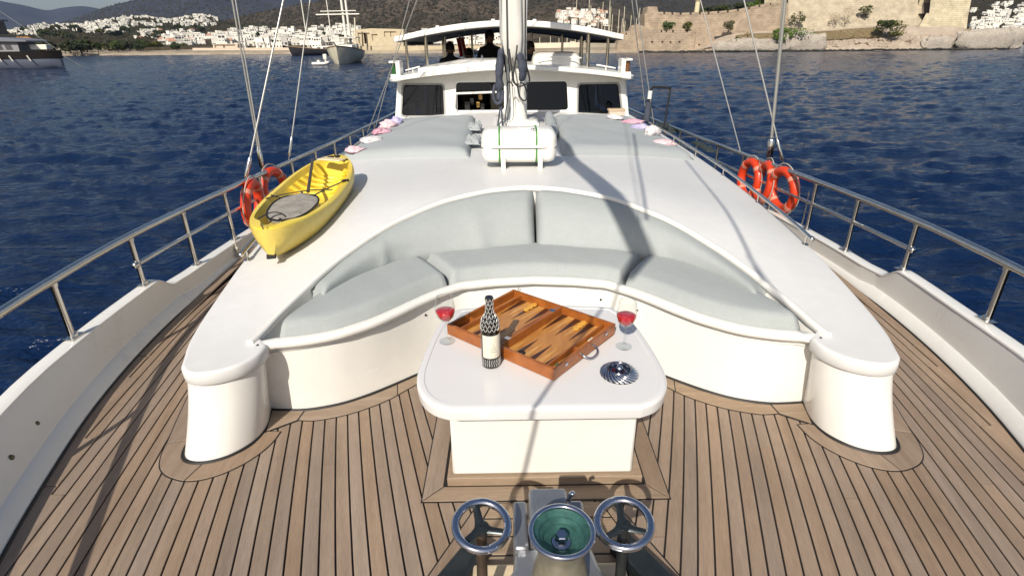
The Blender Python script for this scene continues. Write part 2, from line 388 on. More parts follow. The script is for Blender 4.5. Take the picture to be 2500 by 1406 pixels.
idx = np.arange(nr*nc).reshape(nr, nc)
Fq = np.stack([idx[:-1, :-1], idx[:-1, 1:], idx[1:, 1:], idx[1:, :-1]], -1).reshape(-1, 4)
me = bpy.data.meshes.new('sea'); me.vertices.add(len(V)); me.vertices.foreach_set('co', V.ravel().astype(np.float32))
me.loops.add(Fq.size); me.loops.foreach_set('vertex_index', Fq.ravel().astype(np.int32)); me.polygons.add(len(Fq))
me.polygons.foreach_set('loop_start', np.arange(0, Fq.size, 4, dtype=np.int32)); me.update(calc_edges=True); me.validate()
me.polygons.foreach_set('use_smooth', [True]*len(Fq))
sea = bpy.data.objects.new('sea', me); COL.objects.link(sea); tag(sea, kind='structure')
m = bpy.data.materials.new('sea_water'); m.use_nodes = True; N = m.node_tree.nodes; L = m.node_tree.links; b = N['Principled BSDF']
b.inputs['Base Color'].default_value = (.0026,.0125,.046,1); b.inputs['Roughness'].default_value = .1; b.inputs['IOR'].default_value = 1.33; b.inputs['Specular IOR Level'].default_value = .30
tc = N.new('ShaderNodeTexCoord'); hs = None
for sc, w, st in ((1.6,.42,(.35,1,1)),(4.5,.44,(.38,1,1)),(12,.24,(.45,1,1)),(.12,.22,(.6,1,1))):
    mp = N.new('ShaderNodeMapping'); mp.inputs['Scale'].default_value = st; mp.inputs['Rotation'].default_value = (0,0,.1); L.new(tc.outputs['Object'], mp.inputs[0])
    nz = N.new('ShaderNodeTexNoise'); nz.inputs['Scale'].default_value = sc; nz.inputs['Detail'].default_value = 4; L.new(mp.outputs[0], nz.inputs[0])
    mu = N.new('ShaderNodeMath'); mu.operation = 'MULTIPLY'; mu.inputs[1].default_value = w; L.new(nz.outputs[0], mu.inputs[0])
    if hs is None: hs = mu
    else:
        ad = N.new('ShaderNodeMath'); ad.operation = 'ADD'; L.new(hs.outputs[0], ad.inputs[0]); L.new(mu.outputs[0], ad.inputs[1]); hs = ad
bp = N.new('ShaderNodeBump'); bp.inputs['Strength'].default_value = .9; bp.inputs['Distance'].default_value = .28; L.new(hs.outputs[0], bp.inputs['Height']); L.new(bp.outputs[0], b.inputs['Normal'])
me.materials.append(m)
# ================================================================== THE YACHT: deck, bulwarks, coachroof
BEAM = [(-2.45,.06),(-1.5,.62),(-.5,1.14),(.5,1.57),(1.31,1.90),(1.75,2.05),(2.12,2.155),(2.65,2.25),(3.31,2.31),(4.05,2.35),(6,2.40),(9,2.43),(14,2.4)]
def beam(y): return smooth_tab(BEAM, y)
def sheer(y): return -.4*(1-math.exp(-max(0, y-3.0)**1.35/9.5))
# deck sheet of black caulking; the planks lie on it
ys = list(np.arange(-2.4, 13.01, .2)); mb = MB()
mb.loft([[(-beam(y), y, sheer(y)-.008), (0, y, sheer(y)-.008), (beam(y), y, sheer(y)-.008)] for y in ys], False, False, False)
deck = tag(obj('deck', mb, CAULK), kind='structure')
PLK = .0034                                            # half a seam
def seam(k, y):                                       # distance of seam k from the centreline: planks swept to the hull, a little narrower aft
    t = y-1.21; c = .303*t-.02*t*t if t < 3 else .303*3-.18+.09*(t-3)
    return .02+c+.0582*k-.0066*max(-1.5, min(t, 3))*(k-12)
def plank_mesh(k, y0, y1, sgn, n):
    mb = MB(); rings = []
    for y in np.linspace(y0, y1, n):
        a, b_ = seam(k, y)+PLK, seam(k+1, y)-PLK; z = sheer(y)
        a = max(a, .012)
        if b_ < a+.004: continue
        rings.append([(sgn*a, y, z-.007), (sgn*a, y, z-.0012), (sgn*(a+.0015), y, z), (sgn*(b_-.0015), y, z), (sgn*b_, y, z-.0012), (sgn*b_, y, z-.007)])
    mb.loft(rings, False, False, False); 
    for r in (rings[0], rings[-1]): mb.add(r, [(0,1,2,3,4,5)])
    return mb
pr_ = random.Random(4)
for sgn in (-1, 1):
    for k in range(-16, 42):
        ya = .55 if k < 12 else -.6
        while ya < 3 and seam(k+1, ya) < .03: ya += .02                       # begins at the king plank
        while ya < 6 and beam(ya)-seam(k+1, ya) < -.02: ya += .02
        if k >= 31: 
            yy = ya
            while yy < 5 and beam(yy)-seam(k+1, yy) < .052: yy += .01
            ya = yy
        x_mid = seam(k, 2.0)
        yb = 2.75 if x_mid < 1.0 else (2.25 if seam(k+1, 2.25) < 1.52 else 4.6)
        yc = yb
        while yc > ya and beam(yc)-seam(k, yc) < .0: yc -= .05
        yb = yc
        if yb-ya < .15 or ya > 4: continue
        cuts = [ya]
        if pr_.random() < .14: cuts.append(pr_.uniform(1.3, 2.0))
        cuts = [c for c in cuts if c < yb-.2]+[yb]
        for a, c in zip(cuts[:-1], cuts[1:]):
            if c-a < .1: continue
            obj('plank', plank_mesh(k, a+.002, c-.002, sgn, max(4, int((c-a)*6))), TEAKL if sgn < 0 else TEAKR, deck, smooth=0, recalc=True)
def flat_board(name, outline, z0=-.006, z1=.0035, mat=None, parent=None, gap=.003):
    O = [np.array(p[:2], float) for p in outline]
    a = sum(O[i-1][0]*O[i][1]-O[i][0]*O[i-1][1] for i in range(len(O)))
    if a < 0: O = O[::-1]
    O = offset(O, -gap); mb = MB(); mb.slab(O, z1, [(-.0015, 0), (0, -.0012), (0, z0-z1)], bottom=False)
    return obj(name, mb, mat or TEAK, parent or deck, smooth=0)
def caulk_under(outline, z=.0012):
    O = [np.array(p[:2], float) for p in outline]
    a = sum(O[i-1][0]*O[i][1]-O[i][0]*O[i-1][1] for i in range(len(O)))
    if a < 0: O = O[::-1]
    mb = MB(); mb.prism(offset(O, .003), -.006, z); obj('caulking', mb, CAULK, deck, smooth=0)
# covering boards along the hull, with the nibs the planks die into
for sgn in (-1, 1):
    kc = {}; k = 31
    for i in range(int(5.4/.01)):
        y = -.9+i*.01
        while beam(y)-seam(k+1, y) > .052: k += 1
        kc[i] = k
    kat = lambda y: kc[min(len(kc)-1, max(0, int(round((y+.9)/.01))))]
    cuts = [-.8, 1.0, 1.62, 2.6, 4.4]
    for a, c in zip(cuts[:-1], cuts[1:]):
        a += .002; c -= .002; yy = [a]+[-.9+i*.01 for i in range(540) if a < -.9+i*.01 < c and (i % 8 == 0 or kc[i] != kc[i-1])]+[c]
        ii = []
        for y in yy:
            k1 = kat(y)
            if ii and k1 != kp: ii.append((seam(kp, y), y-.003))
            ii.append((seam(k1, y), y)); kp = k1
        oo = [(beam(y), y) for y in np.linspace(a, c, max(4, int((c-a)/.1)))]
        poly = [(sgn*p[0], p[1]) for p in ii]+[(sgn*p[0], p[1]) for p in oo[::-1]]
        flat_board('covering_board', poly, gap=.002)

# ---- bulwarks: sloped waterway kerb, inner face, cap, outer topsides
def cap_h(y):                                          # height of the cap above the deck edge: it steps down abaft y = 3.15
    t = min(1, max(0, (y-3.08)/.18)); t = t*t*(3-2*t)
    return lerp(.255+.03*max(0, .5-y)*.4, .165, t)
def flare(y): return smooth_tab([(-2.4,.12),(0,.17),(1.8,.135),(2.48,.085),(3.1,.05),(4,.03),(14,.02)], y)
def railx(y): return beam(y)+flare(y)+.042
ORG_B = {}
for sgn, side, sh in ((-1, 'port side', 'left'), (1, 'starboard side', 'right')):
    t = thing('bulwark', (sgn*2.3, 2.5, 0), 'white bulwark with a sloped waterway kerb along the %s edge of the deck' % sh, 'bulwark', 'bulwarks on both sides of the yacht')
    ORG_B[sgn] = t
    mk, mf, mc, mh = MB(), MB(), MB(), MB(); rk, rf, rc, rh = [], [], [], []
    for y in sorted(list(np.arange(-2.4, 13.01, .15))+[3.05, 3.09, 3.12, 3.15, 3.18, 3.21, 3.24, 3.28]):
        b_, f, z, h = beam(y), flare(y)-(.022 if sgn > 0 else 0), sheer(y), cap_h(y); s = sgn
        kw, kh = (.05, .062) if y < 3.3 else (.03, .05)
        rk.append([(s*(b_+.001), y, z-.03), (s*(b_+.004), y, z+.006), (s*(b_+.012), y, z+.018), (s*(b_+kw-.006), y, z+kh-.003), (s*(b_+kw+.012), y, z+kh+.004)])
        rf.append([(s*(b_+kw+.008), y, z+kh), (s*(b_+kw+.012), y, z+kh+.014), (s*(b_+max(f, kw+.004)), y, z+h-.012), (s*(b_+max(f, kw+.004)+.002), y, z+h)])
        x0 = b_+max(f, kw+.004)
        rc.append([(s*(x0-.004), y, z+h-.006), (s*(x0-.002), y, z+h+.002), (s*(x0+.012), y, z+h+.006), (s*(x0+.068), y, z+h+.006), (s*(x0+.078), y, z+h), (s*(x0+.078), y, z+h-.03)])
        rh.append([(s*(x0+.073), y, z+h-.01), (s*(x0+.07), y, z+h-.2), (s*(x0+.02), y, z-.6), (s*max(.02, b_-.35), y, -1.6), (s*max(.01, b_-.75), y, -2.6)])
    mk.loft(rk, False, False, False); mf.loft(rf, False, False, False); mc.loft(rc, False, False, False); mh.loft(rh, False, False, False)
    obj('waterway_kerb', mk, GEL, t, 50, recalc=False); obj('inner_face', mf, GEL, t, 60, recalc=False); obj('cap', mc, GEL, t, 40, recalc=False); obj('topsides', mh, GEL, t, 60, recalc=False)
    # black sealant line along the foot
    ms = MB(); ms.tube([(sgn*(beam(y)-.002), y, sheer(y)+.004) for y in np.arange(-2.3, 5, .12)], .0065, 6); obj('sealant_line', ms, CAULK, t)
    if sgn < 0:
        for px, py in ((83,1034),(10,1117)):
            p = onz(px, py, .13); p[0] = -(beam(p[1])+.09)
            mm = MB(); mm.lathe([(.0,.012),(.007,.011),(.011,.006),(.012,0)], n=12, M=Matrix.Rotation(R_(80),3,'Y'), c=p); obj('drain_plug', mm, M('plug_brass', (.12,.11,.07), .4, .8) if (px == 83) else bpy.data.materials['plug_brass'], t)

# ---- guard rails
def rail_path(zf, y0, y1, sgn, dx=0, step=.2):
    return [(sgn*(railx(y)+dx), y, zf(y)) for y in np.arange(y0, y1+.001, step)]
def top_z(y): return .575+sheer(y)*.86+ .0*y
def mid_z(y): return lerp(.40, .385, min(1, max(0, (y-2.9)/2)))+sheer(y)*.9
STY = {-1: [.55, 1.45, 2.37, 3.02, 3.62, 4.25, 4.95, 5.8, 6.6, 7.4, 8.2, 9.0, 9.8, 10.6], 1: [.5, 1.5, 2.42, 3.12, 3.75, 4.35, 5.1, 5.9, 6.7, 7.5, 8.3, 9.1, 9.9, 10.7]}
for sgn, sh in ((-1, 'left'), (1, 'right')):
    t = thing('guard_rail', (sgn*2.35, 3, .25), 'stainless steel guard rail standing on the %s bulwark' % sh, 'railing', 'guard rails along both sides')
    a = MB(); a.tube(rail_path(top_z, -2.2, 12, sgn), .021, 14); obj('top_rail', a, STEEL, t, 80)
    c = MB(); y0 = STY[sgn][3]-.02; path = rail_path(mid_z, y0, 11.5, sgn)
    c.tube(path, .0135, 10); c.lathe([(.0,-.026),(.016,-.02),(.022,0),(.016,.02),(0,.026)], c=path[0], n=12, M=Matrix.Rotation(R_(90), 3, 'X')); obj('mid_rail', c, STEEL, t, 80)
    for y in STY[sgn]:
        zb = sheer(y)+cap_h(y)+.004; q = MB(); r = .0145
        q.tube([(sgn*railx(y), y-.008, zb), (sgn*railx(y), y, top_z(y)-.012)], r, 10)
        st = obj('stanchion', q, STEEL, t, 60)
        w = MB(); w.tube([(sgn*railx(y), y, top_z(y)-.03), (sgn*railx(y), y, top_z(y)-.012)], .019, 10); obj('collar', w, STEEL, st, 60)
        w = MB(); w.obox((sgn*railx(y), y, zb+.006), (.052, .085, .008), 0); w.lathe([(.021,.0),(.021,.02),(.016,.026)], c=(sgn*railx(y), y, zb+.006), n=12); obj('base_plate', w, STEEL, st, 40)

# ---- coachroof
ROOFX = [(1.80,1.406),(1.82,1.447),(1.86,1.483),(1.944,1.515),(2.037,1.55),(2.22,1.592),(2.5,1.635),(2.78,1.675),(2.95,1.695),(3.5,1.76),(4.5,1.86),(5.8,1.93),(7.5,1.97),(9.6,1.99)]
def roofx(y): return smooth_tab(ROOFX, y)
def zc(y): return smooth_tab([(1.7,.405),(2.1,.43),(2.6,.55),(3.1,.68),(3.5,.72),(4.4,.68),(5.5,.63),(7.5,.58),(9.7,.55)], y)
def ze(y): return smooth_tab([(1.7,.40),(2.1,.405),(2.6,.43),(3.1,.45),(5.8,.45),(9.6,.44)], y)
def zr(x, y):
    q = min(1.2, abs(x)/roofx(y)); return ze(y)+(zc(y)-ze(y))*(1-q**2.2)
def onroof(px, py, dz=0.0):
    z = .5
    for _ in range(40): p = onz(px, py, z+dz); z = .5*z+.5*zr(p[0], min(9.6, max(1.7, p[1])))
    return onz(px, py, z+dz)
# rim line of the settee recess (right half from the centre outwards), averaged from both sides of the boat
rimL = [onroof(px, py) for px, py in [(1315,459),(1260,462),(1200,470),(1130,486),(1080,502),(1000,535),(930,571),(860,618),(800,664),(745,712),(690,760),(640,808)]]
rimR = [onroof(px, py) for px, py in [(1315,459),(1370,461),(1430,469),(1500,482),(1550,498),(1640,534),(1710,574),(1790,625),(1850,672),(1912,726),(1955,765),(1995,805)]]
def avg_half(Lp, Rp, n):
    a = resample([(abs(p[0]-.0) if i else 0.0, p[1]) for i, p in enumerate(Lp)], n); b_ = resample([(abs(p[0]) if i else 0.0, p[1]) for i, p in enumerate(Rp)], n)
    return [(a[i]+b_[i])/2 for i in range(n)]
backh = avg_half(rimL, rimR, 40); backh = [np.array((p[0], p[1])) for p in backh]
backh.append(np.array((1.272, 2.045)))
backh = resample(spline(backh, 2), 48)
frontL = [onz(px, py, .39) for px, py in [(1325,684),(1200,686),(1120,697),(1040,728),(975,760),(900,790),(800,818),(700,832),(640,836)]]
frontR = [onz(px, py, .39) for px, py in [(1325,684),(1480,696),(1540,712),(1610,738),(1700,776),(1790,805),(1880,820),(1950,824),(1985,826)]]
fronth = avg_half(frontL, frontR, 30); fronth[-1] = np.array((1.245, 2.03)); fronth = resample(spline(fronth, 2), 40)
def mirror(half): return [np.array((-p[0], p[1])) for p in half[::-1]][:-1]+[np.array(p) for p in half]   # left end ... centre ... right end
BACK = mirror(backh); FRONT = mirror(fronth)
# outline of the roof: round the arms, down the sides, and the bay of the settee
arm = [(1.195,2.021),(1.198,1.965),(1.215,1.918),(1.251,1.869),(1.303,1.835),(1.354,1.818),(1.406,1.816),(1.453,1.832),(1.489,1.872)]
arm = [tuple(p) for p in spline(arm, 3)]
side = [(roofx(y), y) for y in list(np.arange(1.93, 3, .06))+list(np.arange(3, 9.61, .3))]
half_out = arm+side
outline = [(-x, y) for x, y in half_out]                        # left arm corner -> tip -> aft
outline = [(-x, y) for x, y in half_out] 
right = half_out[::-1]
full = [(x, y) for x, y in half_out]                            # right: corner, tip, aft
poly = full+[(-x, y) for x, y in half_out[::-1]]                # across the stern, then forward on the left to the left corner
poly += [tuple(p) for p in BACK[1:-1]]                          # back along the rim to the right corner
roof = thing('coachroof', (0, 4, 0), 'wide white cambered coachroof with two rounded arms round the settee', 'coachroof')
mb = MB(); mb.slab(poly, zr, [(-.014,0),(-.006,-.001),(-.001,-.005),(.002,-.012),(.003,-.03),(.002,-.058),(-.003,-.064),(-.03,-.066)], grid=.16, bottom=False)
obj('roof_top', mb, NONSKID, roof, 50)
# walls under the lip: outer side, round the arm, back to the settee face
base = [(1.30,2.2),(1.285,2.10),(1.262,2.0),(1.258,1.93),(1.275,1.86),(1.325,1.79),(1.39,1.752),(1.455,1.742),(1.51,1.757),(1.545,1.80),(1.565,1.88),(1.60,2.05),(1.66,2.4),(1.75,3.0),(1.87,4.2),(1.95,6),(2.0,9.6)]
topw = [(1.30,2.2),(1.262,2.10),(1.225,2.045),(1.207,1.985),(1.223,1.925),(1.267,1.872),(1.318,1.842),(1.386,1.828),(1.448,1.844),(1.487,1.882),(1.508,1.944),(1.548,2.07),(1.612,2.42),(1.675,3.0),(1.80,4.2),(1.90,6),(1.965,9.6)]
for sgn in (-1, 1):
    mb = MB(); B3 = spline(base, 4); T3 = spline(topw, 4); rings = []
    for t in (0, .04, .12, .3, .5, .7, .88, 1):
        e = (1-t)**1.35
        rings.append([(sgn*(T[0]+(B[0]-T[0])*e), T[1]+(B[1]-T[1])*e, lerp(sheer(B[1])-.01, zr(T[0], T[1])-.055, t)) for B, T in zip(B3, T3)])
    mb.loft(rings, False, False, False); obj('side_wall', mb, GEL, roof, 60, recalc=False)
    mb = MB(); mb.tube([(sgn*(p[0]+.004*sgn*0), p[1]-.004, sheer(p[1])+.004) for p in B3[:60]], .008, 6); obj('sealant_line', mb, CAULK, roof)
    for hx, hy in ((1.285,2.085),(1.232,2.015)):
        mb = MB(); mb.lathe([(0,.004),(.005,.003),(.006,0)], c=(sgn*hx, hy, zr(hx, hy)), n=10); obj('screw_cap', mb, BLACK, roof)
# ---- settee: moulded face, front lip and back rim
settee = thing('settee', (0, 2.6, 0), 'curved built-in settee base with a cream rim around grey cushions', 'settee')
faceb = [(0,2.66),(.3,2.60),(.5,2.48),(.63,2.375),(.80,2.235),(.95,2.14),(1.10,2.095),(1.20,2.092),(1.30,2.10)]
faceb = resample(spline(faceb, 4), 40); FB = mirror(faceb)
mb = MB(); ftop = resample([(p[0]*1.0, p[1]+.016) for p in FRONT], 79); fbot = resample(FB, 79); rings = []
for t in (0, .03, .3, .7, 1): rings.append([(lerp(a[0], c[0], t), lerp(a[1], c[1], t), lerp(-.01, .376, t)) for a, c in zip(fbot, ftop)])
rings.append([(p[0], p[1]-.005, .378) for p in resample(FRONT, 79)]); mb.loft(rings, False, False, False); obj('front_face', mb, GEL, settee, 70, recalc=False)
mb = MB(); mb.tube([(p[0], p[1]-.006, .004) for p in fbot], .008, 6); obj('sealant_line', mb, CAULK, settee)
def lipsec(path, zf, w, h, closed=False):
    P = [np.array(p[:2], float) for p in path]; K = len(P); rings = []
    sec = [(-.5,-.35),(-.5,.1),(-.42,.36),(-.22,.5),(.22,.5),(.42,.36),(.5,.1),(.5,-.35),(.4,-.5),(-.4,-.5)]
    for i, p in enumerate(P):
        t = P[(i+1) % K]-P[i-1] if closed else P[min(i+1, K-1)]-P[max(i-1, 0)]; t = t/np.linalg.norm(t); nrm = np.array((t[1], -t[0]))
        rings.append([(p[0]+nrm[0]*a*w, p[1]+nrm[1]*a*w, zf(p[0], p[1])+c*h) for a, c in sec])
    return rings
mb = MB(); mb.loft(lipsec(FRONT, lambda x, y: .392, .056, .036), True); obj('front_lip', mb, GEL, settee, 50)
mb = MB(); mb.loft(lipsec([np.array((-1.272,2.03))]+BACK[1:-1]+[np.array((1.272,2.03))], lambda x, y: zr(x, y)+.002, .036, .032), True); obj('back_rim', mb, GEL, settee, 50)
# inside wall of the recess behind the backrests
mb = MB(); mb.loft([[(p[0], p[1], zr(p[0], p[1])) for p in BACK], [(p[0]*.98, p[1]-.03, .34) for p in BACK]], False, False, False); obj('back_panel', mb, GEL, settee, 70)
mb = MB(); mb.loft([[(a[0], a[1]+.01, .34) for a in resample(FRONT, 60)], [(a[0], a[1], .34) for a in resample(BACK, 60)]], False, False, False); obj('seat_board', mb, GEL, settee, 70)
for px, py in ((909,853),(1708,843),(1030,800),(1472,746),(1563,772)):
    z = .22 if py > 840 else .30
    p = onz(px, py, z); mm = MB(); mm.lathe([(0,.005),(.005,.004),(.0065,0)], n=10, M=Matrix.Rotation(R_(90),3,'X'), c=(p[0], interp(p[0], sorted([(a[0], lerp(a[1], b_[1], z/.376)) for a, b_ in zip(fbot, ftop)]))-.002, z)); obj('screw_cap', mm, BLACK, settee)
# teak margin boards around the arms and the settee face
def collar_path():
    return [(1.66,1.88),(1.64,1.80),(1.605,1.725),(1.56,1.68),(1.51,1.655),(1.455,1.64),(1.40,1.643),(1.345,1.662),(1.295,1.695),(1.25,1.74),(1.21,1.80),(1.185,1.87),(1.178,1.935)]
CI = [(1.575,1.90),(1.555,1.82),(1.535,1.775),(1.50,1.748),(1.465,1.735),(1.43,1.735),(1.385,1.745),(1.335,1.775),(1.30,1.805),(1.272,1.845),(1.258,1.885),(1.252,1.92),(1.25,1.94)]
for sgn in (-1, 1):
    o_, i_ = spline(collar_path(), 4), spline(CI, 4)
    o_ = [np.array((1.70,2.02)), np.array((1.88,2.7))][::-1]+list(o_); i_ = [np.array((1.60,2.05)), np.array((1.70,2.7))][::-1]+list(i_)
    caulk_under([(sgn*p[0], p[1]) for p in o_]+[(sgn*p[0], p[1]) for p in i_[::-1]])
    cuts = [0, 3, 22, len(o_)-1]
    for a, c in zip(cuts[:-1], cuts[1:]):
        flat_board('margin_board', [(sgn*p[0], p[1]) for p in o_[a:c+1]]+[(sgn*p[0], p[1]) for p in i_[a:c+1][::-1]], gap=.0022, z1=.004)
    fo = spline([(1.135,2.015),(1.06,2.01),(1.01,2.018),(.91,2.05),(.81,2.105),(.72,2.175),(.62,2.285),(.50,2.40),(.30,2.52),(0,2.58)], 4)
    fi = spline([(1.135,2.085),(1.06,2.092),(1.0,2.115),(.94,2.135),(.83,2.20),(.74,2.27),(.63,2.365),(.50,2.47),(.30,2.59),(0,2.65)], 4)
    caulk_under([(sgn*p[0], p[1]) for p in fo]+[(sgn*p[0], p[1]) for p in fi[::-1]])
    for a, c in ((0, 21), (21, 36)):
        flat_board('margin_board', [(sgn*p[0], p[1]) for p in fo[a:c+1]]+[(sgn*p[0], p[1]) for p in fi[a:c+1][::-1]], mat=TEAKX, gap=.0022, z1=.004)
    tri = [(1.285,2.09),(1.12,2.083),(1.128,2.012),(1.245,1.93)]
    caulk_under([(sgn*x, y) for x, y in tri], .0045); flat_board('corner_block', [(sgn*x, y) for x, y in tri], mat=TEAKX, gap=.004, z1=.006)

# ---- cushions
def gridpatch(mb, P, mi=0):
    nr = len(P); nc = len(P[0]); v = [p for r in P for p in r]
    mb.add(v, [(i*nc+j, i*nc+j+1, (i+1)*nc+j+1, (i+1)*nc+j) for i in range(nr-1) for j in range(nc-1)], mi)
def uat(path, pts3):
    P = np.array(path); d = np.r_[0, np.cumsum(np.linalg.norm(np.diff(P, axis=0), axis=1))]; q = np.array(pts3[:2])
    return d[int(np.argmin(np.linalg.norm(P-q, axis=1)))]/d[-1]
SEATB = resample([(p[0]*.935, p[1]-.075-.27*math.exp(-(abs(p[0])/.75)**3)) for p in BACK], 401); SEATF = resample(FRONT, 401)
def seat_cushion(uf0, ub0, uf1, ub1, label, seed, z1=.468):
    n = 40; m_ = 14; P = []
    F_ = resample(SEATF[int(uf0*400):int(uf1*400)+1], n); B_ = resample(SEATB[int(ub0*400):int(ub1*400)+1], n)
    for i in range(n):
        row = []; s = i/(n-1); e = min(s, 1-s)*n
        a = np.array((F_[i][0], F_[i][1]+.02)); c = B_[i]
        for j in range(m_+1):
            t = j/m_; p = a+(c-a)*t; dd = min(1, min(e, 99)/1.5); df = min(1, t*np.linalg.norm(c-a)/.05)
            round_ = (1-(1-dd)**2)**.5*(1-(1-df)**2)**.5
            z = .38+(z1-.38)*max(.0, round_)+.0025*pnoise(p[0]*7, p[1]*7, seed)*round_+.008*math.sin(t*3.1)+(.0035*math.sin(p[0]*150)*math.exp(-(p[0]/.2)**4)*math.exp(-((t-.05)/.06)**2) if seed == 5 else 0)
            row.append((p[0], p[1]-.012*(1-abs(2*min(df, 1)-1)) if t < .5 else p[1], z))
        P.append(row)
    skirt0 = [[(q[0], q[1], .36) for q in P[0]]]; skirt1 = [[(q[0], q[1], .36) for q in P[-1]]]
    P = skirt0+P+skirt1
    P = [[(r[0][0], r[0][1], .36)]+r+[(r[-1][0], r[-1][1]+.005, .36)] for r in P]
    mb = MB(); gridpatch(mb, P); o = obj('seat_cushion', mb, FABRIC, None, 180, org=P[n//2][m_//2]); tag(o, label, 'cushion', 'seat cushions of the settee'); return o
ul_f, ul_b = uat(SEATF, onz(1124, 697, .44)), uat(SEATB, onz(1036, 628, .47)); ur_f, ur_b = uat(SEATF, onz(1505, 694, .44)), uat(SEATB, onz(1575, 622, .47))
sl_f, sl_b, sr_f, sr_b = uat(SEATF, onz(668, 822, .44)), uat(SEATB, onz(690, 765, .46)), uat(SEATF, onz(1980, 814, .44)), uat(SEATB, onz(1950, 755, .46))
seat_cushion(sl_f, sl_b, ul_f-.002, ul_b-.002, 'pale grey seat cushion at the left end of the settee', 3)
seat_cushion(ul_f+.002, ul_b+.002, ur_f-.002, ur_b-.002, 'long pale grey seat cushion in the middle of the settee, behind the table', 5)
seat_cushion(ur_f+.002, ur_b+.002, sr_f, sr_b, 'pale grey seat cushion at the right end of the settee', 7)
def back_cushion(a0, a1, label, seed, folds=()):
    bk = resample(BACK, 241); i0, i1 = int(a0*240), int(a1*240); n = 56; m_ = 12; P = []
    T_ = resample(bk[i0:i1+1], n)
    bt = resample([(p[0]*.91, p[1]-.10-.29*math.exp(-(abs(p[0])/.75)**3)) for p in BACK], 241); B_ = resample(bt[i0:i1+1], n)
    for i in range(n):
        s = i/(n-1); e = min(1, min(s, 1-s)*n/2.0); e = (1-(1-e)**2)**.5
        xt, yt = T_[i]; zt = zr(xt, yt)-.004
        c = np.array((0.0, 2.0)); inw = c-np.array((xt, yt)); inw /= np.linalg.norm(inw)
        top = np.array((xt, yt))+inw*.03; bot = np.array(B_[i]); row = []
        endt = min(1, max(0, (abs(xt)-.55)/.55))
        for j in range(m_+1):
            t = j/m_; p = bot+(top-bot)*t; z = lerp(.452, zt, t**.85)
            bul = math.sin(math.pi*min(1, t*.92+.06))*.062*e*lerp(1, .9, endt)
            fo = 0
            for fa, fw in folds: fo += .016*math.exp(-((s-fa-.05*(1-t))/fw)**2)*(1-t*.7)
            q = p+inw*(bul*.62+fo*.9*e)
            row.append((q[0], q[1], z+bul*.62-(1-e)*.03+.0018*pnoise(p[0]*6, p[1]*6+z*6, seed)))
        row.append((xt+inw[0]*.005, yt+inw[1]*.005, zt-.02)); row.insert(0, (bot[0]-inw[0]*.02, bot[1]-inw[1]*.02, .41)); P.append(row)
    end0 = [tuple(np.array(q)-np.array((0,0,.0)) * 1.0) for q in P[0]]
    mid = lambda r: [(lerp(q[0], r[-1][0], .98), lerp(q[1], r[-1][1], .98), lerp(q[2], .41, .6)) for q in r]
    P = [mid(P[0])]+P+[mid(P[-1])]
    mb = MB(); gridpatch(mb, P); o = obj('back_cushion', mb, FABRIC, None, 180, org=P[n//2][3]); tag(o, label, 'cushion', 'backrest cushions of the settee'); return o
back_cushion(.115, .512, 'long curved pale grey backrest cushion on the left half of the settee', 2, ((.3,.02),(.72,.03)))
back_cushion(.514, .905, 'long curved pale grey backrest cushion on the right half, creased under the shadow', 9, ((.40,.018),(.47,.02),(.34,.02)))
# ================================================================== ON THE FOREDECK
# ---- teak frame let into the deck round the table, king planks by the windlass
FB_ = [[(-.478,1.513),(.478,1.513),(.40,1.588),(-.40,1.588)], [(-.478,1.513),(-.40,1.588),(-.40,2.55),(-.478,2.55)], [(.478,1.513),(.40,1.588),(.40,2.55),(.478,2.55)]]
caulk_under([(-.478,1.513),(.478,1.513),(.478,2.55),(-.478,2.55)], .0022)
for i, pl in enumerate(FB_): flat_board('frame_board', pl, mat=TEAKX if i == 0 else TEAK, gap=.0025, z1=.0055)
caulk_under([(-.272,1.50),(.272,1.50),(.272,1.02),(-.272,1.02)], .0022)
for y0, y1 in ((1.43,1.503),(1.352,1.428),(1.274,1.35),(1.196,1.272),(1.118,1.194),(1.04,1.116)): flat_board('cross_board', [(-.25,y0),(.25,y0),(.25,y1),(-.25,y1)], mat=TEAKX, gap=.0025, z1=.0045)
for s_ in (-1, 1):
    pl = [(s_*.205,1.503),(s_*.275,1.47),(s_*.66,.70),(s_*.56,.66)]
    caulk_under(pl, .0045); flat_board('king_board', pl, mat=TEAK, gap=.003, z1=.0075)

# ---- table
table = thing('table', (0, 1.9, 0), 'white moulded deck table with a rounded top, in front of the curved settee', 'table')
tout = [(-.345,1.522),(-.405,1.55),(-.452,1.60),(-.483,1.67),(-.495,1.75),(-.493,1.84),(-.485,1.95),(-.47,2.08),(-.445,2.19),(-.40,2.27),(-.34,2.31),(0,2.335)]
tout = tout+[(-x*.955, y) for x, y in tout[-2::-1]]
T_ = [tuple(p) for p in spline(tout, 4)]+[(.33,1.522)]
T_ = [p for i, p in enumerate(T_) if i == 0 or math.hypot(p[0]-T_[i-1][0], p[1]-T_[i-1][1]) > .004][::-1]
ar = sum(T_[i-1][0]*T_[i][1]-T_[i][0]*T_[i-1][1] for i in range(len(T_)))
if ar < 0: T_ = T_[::-1]
mb = MB(); mb.slab(T_, .43, [(-.034,-.003),(-.031,-.003),(-.0295,0),(-.014,0),(-.006,-.002),(-.001,-.008),(0,-.016),(-.002,-.05),(-.008,-.056),(-.03,-.058)]); obj('table_top', mb, TABLETOP, table, 40)
mb = MB(); rings = []
for z, hw, y0 in ((.045,.365,1.605),(.2,.362,1.603),(.375,.36,1.60)): rings.append([(-hw,y0,z),(hw-.017,y0,z),(hw-.017,2.25,z),(-hw,2.25,z)])
mb.loft(rings); obj('pedestal', mb, GEL, table, 30, bevel=.012)
